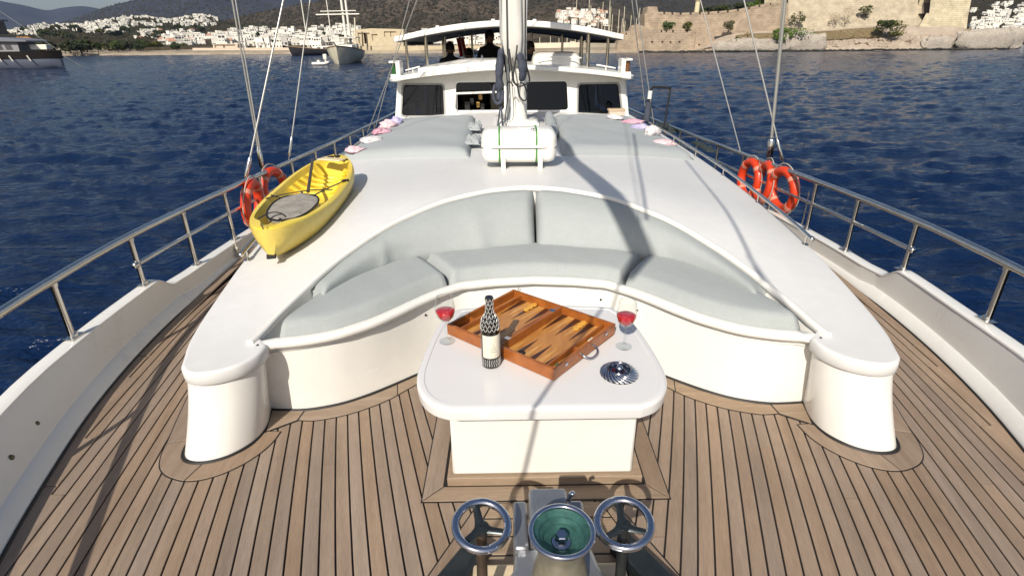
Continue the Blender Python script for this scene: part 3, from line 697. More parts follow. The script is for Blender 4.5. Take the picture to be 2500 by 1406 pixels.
mb = MB(); mb.box((-.385,1.588,.004),(.385,2.27,.046)); obj('plinth', mb, TEAKX, table, 30, bevel=.004)

# ---- backgammon board, open on the table
WOODA = M('case_wood', (.24,.068,.012), .38, vscale=1.5, col2=(.36,.115,.02), stretch=(2,18,18), coat=.35, bump=.04, bscale=20)
WOODB = M('field_wood', (.33,.135,.03), .34, vscale=2, col2=(.46,.205,.05), stretch=(14,3,14), coat=.4)
WOODD = M('dark_point_wood', (.05,.016,.006), .35, var=.3, vscale=12, coat=.4)
WOODL = M('light_point_wood', (.52,.26,.07), .35, var=.15, vscale=12, coat=.4)
bgz = math.atan2(-.37, .44)
bgm = thing('backgammon_board', (-.0375, 2.0475, .4305), 'open wooden backgammon board lying across the white deck table', 'board game')
cs, sn = math.cos(bgz), math.sin(bgz)
def bgp(mb):                                            # board coordinates (u along both trays, v across) to the place
    mb.v = [(-.0375+x*cs-y*sn, 2.0475+x*sn+y*cs, .4305+z) for x, y, z in mb.v]; return mb
U, Vv, Hh, W = .2875, .2315, .05, .012
for s_ in (-1, 1):
    tr = MB(); u0, u1 = (-U, -.0008) if s_ < 0 else (.0008, U)
    tr.box((u0+W,-Vv+W,0),(u1-W,Vv-W,.012))
    case = obj('tray_floor', bgp(tr), WOODB, bgm, 0)
    tr = MB(); tr.box((u0,-Vv,0),(u1,-Vv+W,Hh)); tr.box((u0,Vv-W,0),(u1,Vv,Hh)); tr.box((u0,-Vv+W,0),(u0+W,Vv-W,Hh)); tr.box((u1-W,-Vv+W,0),(u1,Vv-W,Hh))
    obj('tray_frame', bgp(tr), WOODA, bgm, 0, bevel=.0015)
    # end pocket
    pk = (u0+W+.042) if s_ < 0 else (u1-W-.042)
    tr = MB(); tr.box((pk-.004,-Vv+W,.012),(pk+.004,Vv-W,.036)); pocket = obj('pocket_rail', bgp(tr), WOODA, bgm, 0, bevel=.001)
    tr = MB(); mid_v = (-.10 if s_ < 0 else -.02); a_, b_ = (u0+W, pk-.004) if s_ < 0 else (pk+.004, u1-W); tr.box((a_,mid_v-.004,.012),(b_,mid_v+.004,.034)); obj('pocket_divider', bgp(tr), WOODA, bgm, 0)
    f0, f1 = (pk+.004, u1-W) if s_ < 0 else (u0+W, pk-.004); pw = (f1-f0)/6
    for i in range(6):
        for e in (-1, 1):
            tr = MB(); vb = e*(Vv-W-.002); vt = e*.035; c_ = f0+(i+.5)*pw
            tr.add([(c_-pw*.46,vb,.0122),(c_+pw*.46,vb,.0122),(c_,vt,.0122),(c_-pw*.42,vb,.0138),(c_+pw*.42,vb,.0138),(c_,vt,.0138)], [(3,4,5),(0,1,4,3),(1,2,5,4),(2,0,3,5)])
            obj('point', bgp(tr), WOODD if (i+(e > 0)) % 2 else WOODL, bgm, 0)
    hd = MB(); hu = s_*U; path = [(hu,-.045,.03),(hu+s_*.022,-.043,.022),(hu+s_*.036,-.02,.012),(hu+s_*.036,.02,.012),(hu+s_*.022,.043,.022),(hu,.045,.03)]
    hd.tube(spline(path, 4), .0042, 8); obj('handle', bgp(hd), CHROME, bgm, 80)
    for vv in (-.15, .15):
        lt = MB(); lt.obox((s_*(U+.0015), vv, .034), (.003,.018,.012)); obj('latch', bgp(lt), CHROME, bgm, 0)
for vv in (-.16, .16):
    lt = MB(); lt.obox((0, vv, Hh+.001), (.026,.022,.002)); obj('hinge', bgp(lt), CHROME, bgm, 0)
lt = MB(); lt.tube([(-.262,.2325,.045),(-.262,.236,.062),(-.25,.236,.062),(-.25,.2325,.045)], .002, 6); obj('hook', bgp(lt), BLACK, bgm, 60)
def bgworld(u, v, z): return Vector((-.0375+u*cs-v*sn, 2.0475+u*sn+v*cs, .4305+z))
def disc(u, v, z, mat, label, nm='checker'):
    p = bgworld(u, v, z); mm = MB(); mm.lathe([(0,0),(.0135,0),(.0145,.001),(.0145,.006),(.013,.0075),(.009,.0065),(0,.0065)], n=18, c=p); tag(obj(nm, mm, mat, None, 40, org=p), label, 'game piece', 'checkers on the backgammon board')
CHK_B = M('black_checker', (.012,.011,.01), .3); CHK_G = M('amber_checker', (.62,.33,.05), .28, coat=.4)
for i, (u, v, l) in enumerate([(.085,-.205,'black checker lying nearest the front edge of the board'), (.085,-.172,'black checker just behind another on the front right tray')]): disc(u, v, .0145, CHK_B, l)
for u, v, k in ((-.14,.205,0),(-.14,.175,0),(-.14,.145,0),(.145,.20,0),(.145,.170,0),(.145,.14,0)): disc(u, v, .0145, CHK_G, 'amber checker %s of the row on the %s tray of the board' % ('at the far end' if v > .19 else ('in the middle' if v > .155 else 'at the near end'), 'left' if u < 0 else 'right'))
p = bgworld(.255,-.16,.0125); d_ = MB(); d_.obox((p.x,p.y,p.z+.007),(.014,.014,.014),.5); tag(obj('die', d_, M('green_die', (.03,.16,.07), .2, coat=.5), None, 0, org=p, bevel=.002), 'small green die in the right pocket of the board', 'die')
p = bgworld(.255,.09,.0125); d_ = MB(); d_.obox((p.x,p.y,p.z+.006),(.02,.034,.012),bgz); tag(obj('dice_tray', d_, M('ivory', (.62,.56,.42), .4), None, 0, org=p, bevel=.002), 'small ivory block in the right pocket of the board', 'game piece')

# ---- wine bottle
BOT = onz(1199, 888, .43); BOT[2] = .4275
bottle = thing('wine_bottle', BOT, 'dark wine bottle with a cream label standing on the table', 'bottle')
prof = [(0,0),(.034,0),(.0372,.004),(.0375,.02),(.0375,.175),(.036,.195),(.030,.213),(.020,.228),(.0155,.24),(.0145,.285),(.0162,.287),(.0162,.297),(.0145,.2985),(.0145,.301),(0,.301)]
mb = MB(); mb.lathe(prof, c=BOT, n=36)
bm_ = M('bottle_glass', (.010,.009,.008), .07, var=.25, vscale=40, coat=.6); obj('body', mb, bm_, bottle, 60)
mb = MB(); mb.lathe([(.0378,.05),(.0381,.051),(.0381,.149),(.0378,.15)], c=BOT, n=36, caps=False)
lab = obj('label', mb, None or M('label_paper', (.66,.62,.50), .7, var=.05, vscale=30), bottle, 60)
# the label leaves the left flank of the bottle bare
me = lab.data; bm = bmesh.new(); bm.from_mesh(me)
kill = [f for f in bm.faces if not (R_(-140) < math.atan2(f.calc_center_median().y, f.calc_center_median().x) < R_(50))]
bmesh.ops.delete(bm, geom=kill, context='FACES'); bm.to_mesh(me); bm.free()
for k, zz in enumerate((.078,.09,.100,.112,.123)):
    mm = MB(); a0, a1 = (-95+6*k, -50-5*k); mm.loft([[(BOT[0]+.0384*math.cos(R_(a)), BOT[1]+.0384*math.sin(R_(a)), BOT[2]+zz) for a in np.linspace(a0, a1, 8)], [(BOT[0]+.0384*math.cos(R_(a)), BOT[1]+.0384*math.sin(R_(a)), BOT[2]+zz+.0018) for a in np.linspace(a0, a1, 8)]], False, False, False)
    obj('printed_line', mm, bpy.data.materials.get('print_ink') or M('print_ink', (.22,.20,.16), .7), bottle, 0)
# glints on the shoulder and neck, put in as pale interlaced cells
GLINT = M('painted_glint', (.62,.61,.58), .4, metal=.2)
mb = MB()
for row in range(8):
    z = .168+row*.0165; rr = float(np.interp(z, [p[1] for p in prof[1:]], [p[0] for p in prof[1:]]))+.0006; nC = max(7, int(rr*380))
    for j in range(nC):
        a0 = 2*math.pi*(j+.5*(row % 2))/nC; a1 = a0+2*math.pi/nC*.95; z2 = z+.0125; r2 = float(np.interp(z2, [p[1] for p in prof[1:]], [p[0] for p in prof[1:]]))+.0006
        arc = [(lerp(a0, a1, t), z2-(.0125)*(1-abs(2*t-1)**2.2)) for t in np.linspace(0, 1, 6)]
        pts = []
        for a, zz in arc:
            r_ = float(np.interp(zz, [p[1] for p in prof[1:]], [p[0] for p in prof[1:]]))+.0003; pts.append((BOT[0]+r_*math.cos(a), BOT[1]+r_*math.sin(a), BOT[2]+zz))
        mb.tube(pts, .0011, 4)
o = obj('glint_cells', mb, GLINT, bottle, 60); tag(o, kind='stuff')
mb = MB()  # glints round the foot, put in as pale wavy threads
for j in range(26):
    a0 = 2*math.pi*j/26
    mb.tube([(BOT[0]+.0377*math.cos(a0+.05*math.sin(t*9)), BOT[1]+.0377*math.sin(a0+.05*math.sin(t*9)), BOT[2]+.012+t*.03) for t in np.linspace(0, 1, 5)], .0010, 4)
o = obj('base_glints', mb, GLINT, bottle, 60); tag(o, kind='stuff')
# ---- wine glasses
GL = glassmat('clear_glass', (.97,.985,.985), 1.0); WINE = M('red_wine', (.52,.008,.016), .06, coat=.6)
def wine_glass(px, py, label, tall=1.0):
    p = onz(px, py, .43); p[2] = .4275; g = thing('wine_glass', p, label, 'wine glass', 'wine glasses on the table')
    H = .215*tall
    out = [(0,.002),(.034,.0015),(.035,.003),(.012,.006),(.005,.012),(.0038,.03),(.0038,.085),(.006,.092),(.02,.104),(.034,.122),(.041,.145),(.042,.165),(.038,.195),(.0335,H)]
    inn = [(.0325,H),(.0372,.195),(.0412,.165),(.0402,.145),(.033,.1235),(.019,.1065),(0,.097)]
    mb = MB(); mb.lathe(out+inn, c=p, n=32); obj('bowl_and_stem', mb, GL, g, 80)
    wn_ = [(0,.0975),(.0185,.107),(.0325,.124),(.0396,.145),(.0399,.1495),(.0385,.1505),(0,.1495)]
    mb = MB(); mb.lathe(wn_, c=p, n=32); obj('wine', mb, WINE, g, 60)
wine_glass(1092, 832, 'wine glass of red wine left of the bottle, by the left corner of the board')
wine_glass(1523, 845, 'wine glass of red wine right of the board, behind the ashtray')
# ---- ashtray
p = onz(1512, 905, .44); p[2] = .4275
ash = thing('ashtray', p, 'round silver ashtray with a spiral ribbed rim on the table', 'ashtray')
mb = MB(); mb.lathe([(0,0),(.05,0),(.056,.004),(.05,.012),(.046,.02),(.044,.026),(.041,.028),(.038,.026),(.036,.016),(.028,.012),(0,.012)], c=p, n=40); obj('dish', mb, M('dark_silver', (.22,.22,.25), .12, metal=1.0, var=.3, vscale=30), ash, 50)
RIBM = M('bright_silver', (.82,.82,.84), .12, metal=1.0)
mb = MB(); mb.lathe([(0,.0005),(.074,.0005),(.074,.0025),(.05,.010),(0,.010)], c=p, n=40); obj('gap_shade_disc', mb, BLACK, ash, 40)  # black disc added so the gaps between the ribs look shaded
for j in range(22):
    a = 2*math.pi*j/22; mm = MB(); pts = [(p[0]+r_*math.cos(a+t*.75), p[1]+r_*math.sin(a+t*.75), p[2]+z_) for t, r_, z_ in ((0,.046,.019),(.35,.056,.0155),(.7,.066,.009),(1,.073,.003))]
    mm.tube(spline(pts, 2), [.0032,.0040,.0044,.0046,.0046,.0046,.0038], 6); obj('rib', mm, RIBM, ash, 80)
mb = MB(); mb.lathe([(0,.012),(.014,.012),(.016,.02),(.012,.032),(.006,.036),(0,.0365)], c=p, n=20); obj('knob', mb, CHROME, ash, 60)

# ---- anchor windlass
CAST = M('cast_metal', (.33,.34,.36), .34, metal=.75, var=.12, vscale=14, bump=.12, bscale=60)
OLIVE = M('worn_bronze', (.33,.30,.22), .36, metal=.6, var=.2, vscale=18, bump=.08, bscale=50)
PATINA = M('green_patina', (.055,.15,.125), .3, metal=.5, var=.35, vscale=26, coat=.2)
DARKST = M('dark_steel', (.045,.055,.06), .33, metal=.7, var=.2, vscale=20)
wl_ = thing('anchor_windlass', (-.01, 1.0, 0), 'grey anchor windlass with a green dished drum in the foreground', 'windlass')
c = (-.008, .945, 0)
mb = MB(); mb.lathe([(.082,.20),(.080,.27),(.074,.33),(.066,.38),(.060,.405),(.057,.425),(.060,.45),(.068,.47),(.078,.487),(.0815,.495),(.081,.502),(.076,.505)], c=c, n=40, caps=False); obj('drum', mb, OLIVE, wl_, 60)
mb = MB(); mb.tube([(c[0]+.077*math.cos(a), c[1]+.077*math.sin(a), .499) for a in np.linspace(0, 2*math.pi, 40, endpoint=False)], .0075, 8, True); obj('drum_rim', mb, CHROME, wl_, 80)
mb = MB(); mb.lathe([(.073,.502),(.068,.492),(.058,.486),(.056,.480),(.046,.474),(.044,.468),(.034,.463),(.026,.462),(.024,.452),(.0005,.452)], c=c, n=40, caps=False); obj('drum_bowl', mb, PATINA, wl_, 30)
mb = MB(); mb.lathe([(0,.45),(.024,.45),(.024,.462),(.0165,.464),(.0165,.464)], c=c, n=24); mb.lathe([(.0165,.462),(.0165,.486),(.014,.489),(0,.489)], c=c, n=6); obj('drum_bolt', mb, CHROME, wl_, 25)
mb = MB(); mb.box((-.082,1.045,.12),(.028,1.168,.42)); obj('motor_housing', mb, CAST, wl_, 30, bevel=.012)
mb = MB(); mb.box((-.128,1.03,.08),(-.085,1.20,.335)); mb.box((.031,1.06,.08),(.085,1.2,.335)); obj('gear_case', mb, CAST, wl_, 30, bevel=.01)
mb = MB(); mb.prism([(-.155,.84),(-.13,.80),(.11,.80),(.145,.85),(.13,.93),(.105,.99),(.09,1.06),(-.125,1.05),(-.13,.985),(-.165,.93)], .21, .315); obj('base_casting', mb, CAST, wl_, 30, bevel=.014)
mb = MB(); mb.box((-.26,.92,.008),(.235,1.20,.06)); obj('bed_plate', mb, M('pale_pad', (.55,.45,.30), .5, var=.25, vscale=8), wl_, 30, bevel=.01)
mb = MB(); mb.tube([(.034,1.13,.405),(.034,1.128,.43),(.04,1.122,.44)], .0065, 8); mb.lathe([(0,-.008),(.007,-.005),(.008,0),(.007,.005),(0,.008)], c=(.04,1.118,.443), n=10); obj('release_lever', mb, CHROME, wl_, 60)
for cx, sgn, ln in ((-.213,-1,'left'),(.17,1,'right')):
    w0 = (cx, 1.035, .42); tilt = Matrix.Rotation(R_(-6*sgn), 3, 'Y') @ Matrix.Rotation(R_(8), 3, 'X'); T = lambda x, y, z: tuple(tilt @ Vector((x, y, z))+Vector(w0))
    mb = MB(); mb.tube([T(.071*math.cos(a), .071*math.sin(a), 0) for a in np.linspace(0, 2*math.pi, 36, endpoint=False)], .0112, 10, True); whl = obj('handwheel', mb, CHROME, wl_, 80)
    for q in range(3):
        a = R_(100+120*q-8*sgn); mb = MB(); mb.tube([T(.004*math.cos(a), .004*math.sin(a), -.012), T(.03*math.cos(a), .03*math.sin(a), -.011), T(.072*math.cos(a), .072*math.sin(a), -.002)], [.017,.0115,.0095], 8, flat=.6); obj('spoke', mb, DARKST, whl, 60)
    mb = MB(); mb.lathe([(0,.0),(.02,0),(.021,-.016),(.014,-.024),(0,-.024)][::-1], c=(w0[0], w0[1], w0[2]-.004), n=18); obj('hub', mb, DARKST, whl, 50)
    mb = MB(); mb.tube([T(0,0,-.02), (cx+.006*sgn, 1.02, .09)], .0155, 12); obj('spindle', mb, DARKST if sgn > 0 else M('brown_spindle', (.10,.075,.055), .4, metal=.6, var=.3, vscale=30), wl_, 60)
    mb = MB(); mb.lathe([(.035,.06),(.036,.10),(.028,.118),(.02,.12)], c=(cx+.006*sgn, 1.02, 0), n=16); mb.obox((cx+.01*sgn,1.0,.10),(.085,.03,.075), .2*sgn); obj('brake_bracket', mb, DARKST, wl_, 50, bevel=.004)
    mb = MB(); mb.tube([(cx-.05*sgn,.965,.07),(cx-.02*sgn,.93,.10),(cx+.03*sgn,.93,.09),(cx+.05*sgn,.965,.07)], .008, 8); obj('brake_band', mb, OLIVE, wl_, 60)
    # chain channel
    mb = MB(); mb.bar((sgn*.235,1.30,.03),(sgn*.68,.62,.03),.085,.05); obj('chain_channel', mb, DARKST, wl_, 30, bevel=.006)
# ================================================================== ON THE COACHROOF
# ---- life raft canister on its cradle
CREAM = M('raft_shell', (.78,.76,.70), .3, var=.03, vscale=2, coat=.35)
GREENST = M('green_strap', (.06,.22,.04), .6)
raft = thing('life_raft', (-.04, 4.4, .66), 'white life raft canister with two green straps on a cradle in front of the mast', 'life raft')
def raft_sec(x, hw, zc0=.845):
    k = abs(x)/.295; r = 1-max(0, (k-.80)/.20)**2.6*.34; pts = []
    for j in range(36):
        a = 2*math.pi*j/36; ca, sa = math.cos(a), math.sin(a)
        ex = 2/4.4; yy = .175*math.copysign(abs(ca)**ex, ca)*r; zz = (.135 if sa > 0 else .125)*math.copysign(abs(sa)**ex, sa)*r
        pts.append((-.04+x, 4.40+yy, zc0+zz))
    return pts
xs = [-.297,-.29,-.27,-.235,-.18,-.1,0,.1,.18,.235,.27,.29,.297]; mb = MB(); mb.loft([raft_sec(x, 0) for x in xs]); obj('shell', mb, CREAM, raft, 50)
mb = MB(); rr = []
for a in np.linspace(0, 2*math.pi, 60, endpoint=False):
    ca, sa = math.cos(a), math.sin(a); ex = 2/5; rr.append((-.04+.303*math.copysign(abs(ca)**ex, ca), 4.40+.182*math.copysign(abs(sa)**ex, sa), .855))
mb.loft([[(x-.0*0, y, z-.011) for x, y, z in rr], [(x, y, z+.011) for x, y, z in rr]]); obj('flange', mb, CREAM, raft, 40, bevel=.003)
mb = MB(); mb.tube([(x*1.0+.0, y, .8435) for x, y, z in rr], .0022, 5, True); obj('flange_seam', mb, BLACK, raft)
for x in (-.155, .135):
    mb = MB(); mb.loft([[(q[0]-.007, 4.4+(q[1]-4.4)*1.02, .845+(q[2]-.845)*1.025) for q in raft_sec(x, 0)], [(q[0]+.007, 4.4+(q[1]-4.4)*1.02, .845+(q[2]-.845)*1.025) for q in raft_sec(x, 0)]], True, False, False); obj('strap', mb, GREENST, raft, 50)
def ztop(y): return .845+.135*(max(0, 1-(abs(y-4.4)/.175)**4.4))**(1/4.4)+.002
mb = MB(); mb.loft([[(x, y, ztop(y)) for x in (-.05,.115)] for y in (4.245,4.255,4.27,4.30,4.34,4.38)], False, False, False); obj('label', mb, M('white_label', (.8,.8,.78), .5), raft, 0)
mb = MB(); ring = [(.075+.022*math.cos(a), 4.285+.026*math.sin(a), ztop(4.285+.026*math.sin(a))+.001) for a in np.linspace(0, 2*math.pi, 18, endpoint=False)]; mb.tube(ring, .0022, 5, True)
for dx, dy, w, h in ((-.006,.006,.003,.016),(.0,.007,.008,.003),(.005,.005,.003,.014),(0,-.005,.011,.003),(-.003,-.011,.004,.004)): mb.obox((.075+dx, 4.285+dy, ztop(4.285+dy)+.001), (w, h, .002))
obj('printed_mark', mb, BLACK, raft, 0)
for x in (-.165, .125):
    mb = MB(); pr = [(4.19,.655),(4.20,.78),(4.225,.785),(4.26,.74),(4.32,.715),(4.48,.715),(4.54,.74),(4.575,.785),(4.60,.78),(4.61,.645)]
    mb.loft([[(x-.017, y, z) for y, z in pr], [(x+.017, y, z) for y, z in pr]]); obj('cradle', mb, GEL, raft, 30, bevel=.003)

# ---- kayak
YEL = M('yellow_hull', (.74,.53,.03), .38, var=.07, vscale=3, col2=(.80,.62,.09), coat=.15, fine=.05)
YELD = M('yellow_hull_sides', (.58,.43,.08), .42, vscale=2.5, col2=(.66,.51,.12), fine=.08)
A0 = np.array((-1.43, 2.73)); A1 = np.array((-1.555, 4.50)); ax = (A1-A0); KL = np.linalg.norm(ax); ax /= KL; sd_ = np.array((ax[1], -ax[0]))
kay = thing('kayak', (A0[0], A0[1], .46), 'short yellow sit-on kayak lying on the left side of the coachroof', 'kayak')
def kw(t): u = 2*t-1.0; return .04+.198*(max(0, 1-abs(u)**2.5))**.7
def kp(t, s, z): q = A0+ax*(t*KL)+sd_*s; return (q[0], q[1], z)
def kbase(t): q = A0+ax*(t*KL); return zr(q[0]+.12, q[1])+.005
mb = MB(); mb2 = MB(); outer, innr = [], []
NT = 36
for i in range(NT+1):
    t = i/NT; w = max(.018, kw(t)); zb = lerp(kbase(0), kbase(1), t)+.035*max(0, 1-t/.14)**1.5+.10*max(0, (t-.86)/.14)**2
    zg = lerp(kbase(0), kbase(1), t)+.168+.03*(2*t-1)**2; hh = zg-zb
    sec = [(1.0, 1.0),(1.03,.86),(1.0,.62),(.93,.42),(.80,.2),(.6,.06),(.35,0),(0,-.0)]; vv = [(1.0,1.0),(1.03,.9),(.98,.72),(.86,.52),(.66,.3),(.42,.12),(.2,.02),(0,0)]
    q_ = max(0, 1-t/.2, (t-.8)/.2)**.8; sec = [(lerp(a[0], b[0], q_), lerp(a[1], b[1], q_)) for a, b in zip(sec, vv)]
    full = [kp(t, w*a, zb+hh*c) for a, c in sec]+[kp(t, -w*a, zb+hh*c) for a, c in sec[-2::-1]]
    outer.append(full)
    open_ = min(1, max(0, (t-.07)/.05), max(0, (.93-t)/.05)); rim = w*lerp(.0, .80, open_) if open_ > 0 else w*.0
    depth = .105*open_*(1-.35*math.exp(-((t-.62)/.03)**2)-.25*math.exp(-((t-.36)/.02)**2))
    rib = .022*open_*max(0, math.sin((t-.58)*2*math.pi*14))*(1 if .58 < t < .86 else 0)
    inn = [kp(t, w*1.0, zg), kp(t, w*.97, zg+.008), kp(t, lerp(w*.5, w*.86, open_), zg+.008+.006*(1-open_)), kp(t, lerp(w*.4, w*.80, open_), zg-.012*open_), kp(t, lerp(w*.3, w*.66, open_), zg-depth*.85+rib), kp(t, lerp(w*.2,w*.45,open_), zg-depth+rib), kp(t, 0, zg-depth+.012*(1-open_)+rib)]
    innr.append(inn+[(2*kp(t,0,0)[0]-p[0], 2*kp(t,0,0)[1]-p[1], p[2]) for p in inn[-2::-1]])
mb.loft(outer, False, False, False); 
for r, fl in ((outer[0], 1), (outer[-1], 0)): mb.add(r, [tuple(range(len(r)))])
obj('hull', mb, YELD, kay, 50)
mb2.loft(innr, False, False, False)
for r in (innr[0], innr[-1]): mb2.add(r, [tuple(range(len(r)))])
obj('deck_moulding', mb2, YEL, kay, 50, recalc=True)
for q_t in (.60,.665,.73,.795,.85):
    wq = kw(q_t)*.72; zq = lerp(kbase(0), kbase(1), q_t)+.168
    mm = MB(); mm.tube([kp(q_t-.02, -wq, zq-.02), kp(q_t-.01, -wq*.75, zq-.065), kp(q_t, -wq*.3, zq-.088), kp(q_t, wq*.3, zq-.088), kp(q_t-.01, wq*.75, zq-.065), kp(q_t-.02, wq, zq-.02)], .017, 8, flat=1.0); obj('foot_rib', mm, YEL, kay, 80)
kzg = lambda t: lerp(kbase(0), kbase(1), t)+.168+.03*(2*t-1)**2
mb = MB(); P = []
for i in range(15):
    t = lerp(.13, .40, i/14); w = .155*(1-abs(2*i/14-1)**2.4)**.5*(.72+.28*i/14)+.004; P.append([kp(t, w*s_, kzg(t)-.018-.02*s_*s_*0+.012*(1-s_*s_)+.035*max(0, i/14-.1)) for s_ in np.linspace(-1, 1, 9)])
gridpatch(mb, P); P2 = [[(x, y, z-.016) for x, y, z in r] for r in P]; gridpatch(mb, P2); n_ = len(P); edge = [P[i][0] for i in range(n_)]+[P[-1][j] for j in range(1, 9)]+[P[i][-1] for i in range(n_-2, -1, -1)]+[P[0][j] for j in range(7, 0, -1)]
mb.loft([edge, [(x, y, z-.016) for x, y, z in edge]], True, False, False)
obj('seat_pad', mb, M('worn_grey_foam', (.20,.18,.155), .9, vscale=16, col2=(.36,.33,.29), bump=.4, bscale=50, fine=.2), kay, 60)
mb = MB(); mb.tube([(x, y, z+.002) for x, y, z in edge], .006, 6, True); obj('pad_piping', mb, BLACK, kay, 80)
STRAP = M('black_webbing', (.018,.016,.015), .8)
def strap(pts, w=.02):
    P = spline(pts, 5); mm = MB(); mm.tube([tuple(p) for p in P], w/2, 6, flat=.25); obj('strap', mm, STRAP, kay, 80)
strap([kp(.10,-.10,kzg(.10)+.012), kp(.16,-.06,kzg(.16)+.02), kp(.17,.0,kzg(.17)+.0), kp(.12,.06,kzg(.12)-.03), kp(.10,.05,kzg(.1)-.06)])
strap([kp(.40,-.20,kzg(.4)+.015), kp(.42,-.1,kzg(.42)-.03), kp(.44,.02,kzg(.44)-.025), kp(.50,.12,kzg(.5)+.0), kp(.58,.215,kzg(.58)+.014)], .026)
strap([kp(.36,-.21,kzg(.36)+.012), kp(.39,-.12,kzg(.39)+.02), kp(.42,.05,kzg(.42)+.03), kp(.46,.17,kzg(.46)+.01)], .02)
mb = MB(); mb.tube([kp(.40,.04,kzg(.4)+.03), kp(.86,-.13,kzg(.86)+.04)], .011, 8); pad_ = obj('paddle_shaft', mb, M('brown_shaft', (.05,.035,.02), .4, var=.3, vscale=20), kay, 60)
mb = MB(); mb.obox(kp(.85,.02,kzg(.85)+.045), (.21,.085,.012), -.35); obj('paddle_blade', mb, M('cream_blade', (.62,.52,.33), .5, var=.1, vscale=8), kay, 30, bevel=.005)
for t, s_ in ((.965,.02),(.955,-.03),(.9,.10),(.58,.215)):
    mb = MB(); mb.obox(kp(t, s_, kzg(t)+.014), (.05,.022,.014), .6); obj('fitting', mb, STRAP, kay, 0, bevel=.003)
mb = MB(); q = kp(.0, .0, kbase(.0)+.045); mb.obox(q, (.05,.03,.016), .3, tilt=('X', .5)); obj('bow_handle', mb, STRAP, kay, 0, bevel=.005)

# ---- grab rails along the roof edges
for sgn, sh, y0 in ((-1, 'left', 2.86), (1, 'right', 2.99)):
    t = thing('grab_rail', (sgn*1.7, 3, .45), 'low stainless grab rail along the %s edge of the coachroof' % sh, 'railing', 'grab rails on the coachroof')
    path = [(sgn*(roofx(y)-.025), y, zr(roofx(y)-.03, y)+.062) for y in np.arange(y0, 8.4, .15)]
    mb = MB(); mb.tube(path, .0125, 10); mb.lathe([(0,-.02),(.012,-.017),(.016,0),(.012,.017),(0,.02)], n=10, c=path[0], M=Matrix.Rotation(R_(90),3,'X')); obj('rail', mb, STEEL, t, 80)
    for y in np.arange(y0+.07, 8.4, .92):
        x = sgn*(roofx(y)-.025); z = zr(x, y); mb = MB(); mb.tube([(x, y, z), (x, y, z+.06)], .007, 8); mb.lathe([(0,.006),(.02,.005),(.024,0)], n=14, c=(x, y, z)); obj('foot', mb, STEEL, t, 60)

# ---- life rings hung on the guard rails
RED = M('ring_orange', (.60,.045,.010), .42, var=.06, vscale=8, coat=.15); RWHITE = M('ring_band', (.58,.24,.17), .6)
def life_ring(x, y, z, rz, label, tilt=0, R=.178, r=.044):
    t = thing('life_ring', (x, y, z-R-r), label, 'life ring', 'life rings hanging on the guard rails')
    Mx = Matrix.Translation((x, y, z)) @ Matrix.Rotation(rz, 4, 'Z') @ Matrix.Rotation(tilt, 4, 'Y') @ Matrix.Rotation(R_(90), 4, 'Y')
    f = lambda a, rr, k=0: Mx @ Vector((rr*math.cos(a), rr*math.sin(a), k))
    mb = MB(); mb.tube([f(a, R) for a in np.linspace(0, 2*math.pi, 40, endpoint=False)], r, 12, True); obj('ring', mb, RED, t, 80)
    for k in range(4):
        a0 = R_(45+90*k); mb = MB(); mb.tube([f(a, R) for a in np.linspace(a0-.10, a0+.10, 5)], r+.003, 14); obj('band', mb, RWHITE, t, 60)
        mb = MB(); mb.tube(spline([f(a0, R+r+.006), f(a0+.4, R+r+.018), f(a0+.8, R+r+.026), f(a0+1.2, R+r+.018), f(a0+R_(90), R+r+.006)], 3), .005, 6); obj('grab_line', mb, ROPE, t, 80)
def ringpos(px, py, x): d = ray(px, py); return CAM+d*((x-CAM[0])/d[0])
for px, py, x, rz, tl, lb in ((617,497,-2.42,R_(6),R_(6),'orange life ring hanging on the left guard rail, the one nearer the bow'),(671,463,-2.43,R_(-10),R_(-5),'orange life ring on the left guard rail, farther aft behind the kayak'),(1912,464,2.46,R_(7),R_(-5),'orange life ring nearest the bow on the right guard rail'),(1866,447,2.44,R_(-7),R_(5),'orange life ring in the middle of the three on the right guard rail'),(1830,438,2.43,R_(4),R_(2),'orange life ring farthest aft of the three on the right guard rail')):
    q = ringpos(px, py, x); life_ring(q[0], q[1], q[2], rz, lb, tl)
for k, (x, y, z0, ln) in enumerate([(-2.37,4.13,.44,.42),(2.47,4.5,.4,.42)]):
    mb = MB(); mb.tube([(x, y, z0), (x+.006, y+.004, z0-ln*.55), (x-.004, y, z0-ln)], .006, 6)
    for q in range(4): mb.lathe([(0,-.018),(.014,-.012),(.018,0),(.014,.012),(0,.018)], n=8, c=(x+.004*(q % 2), y, z0-ln+.02*q))
    tag(obj('knotted_line', mb, ROPE, None, 80, org=(x, y, z0)), 'pale line with a knotted end hanging from the %s guard rail' % ('left' if x < 0 else 'right'), 'rope', 'lines hanging from the guard rails')

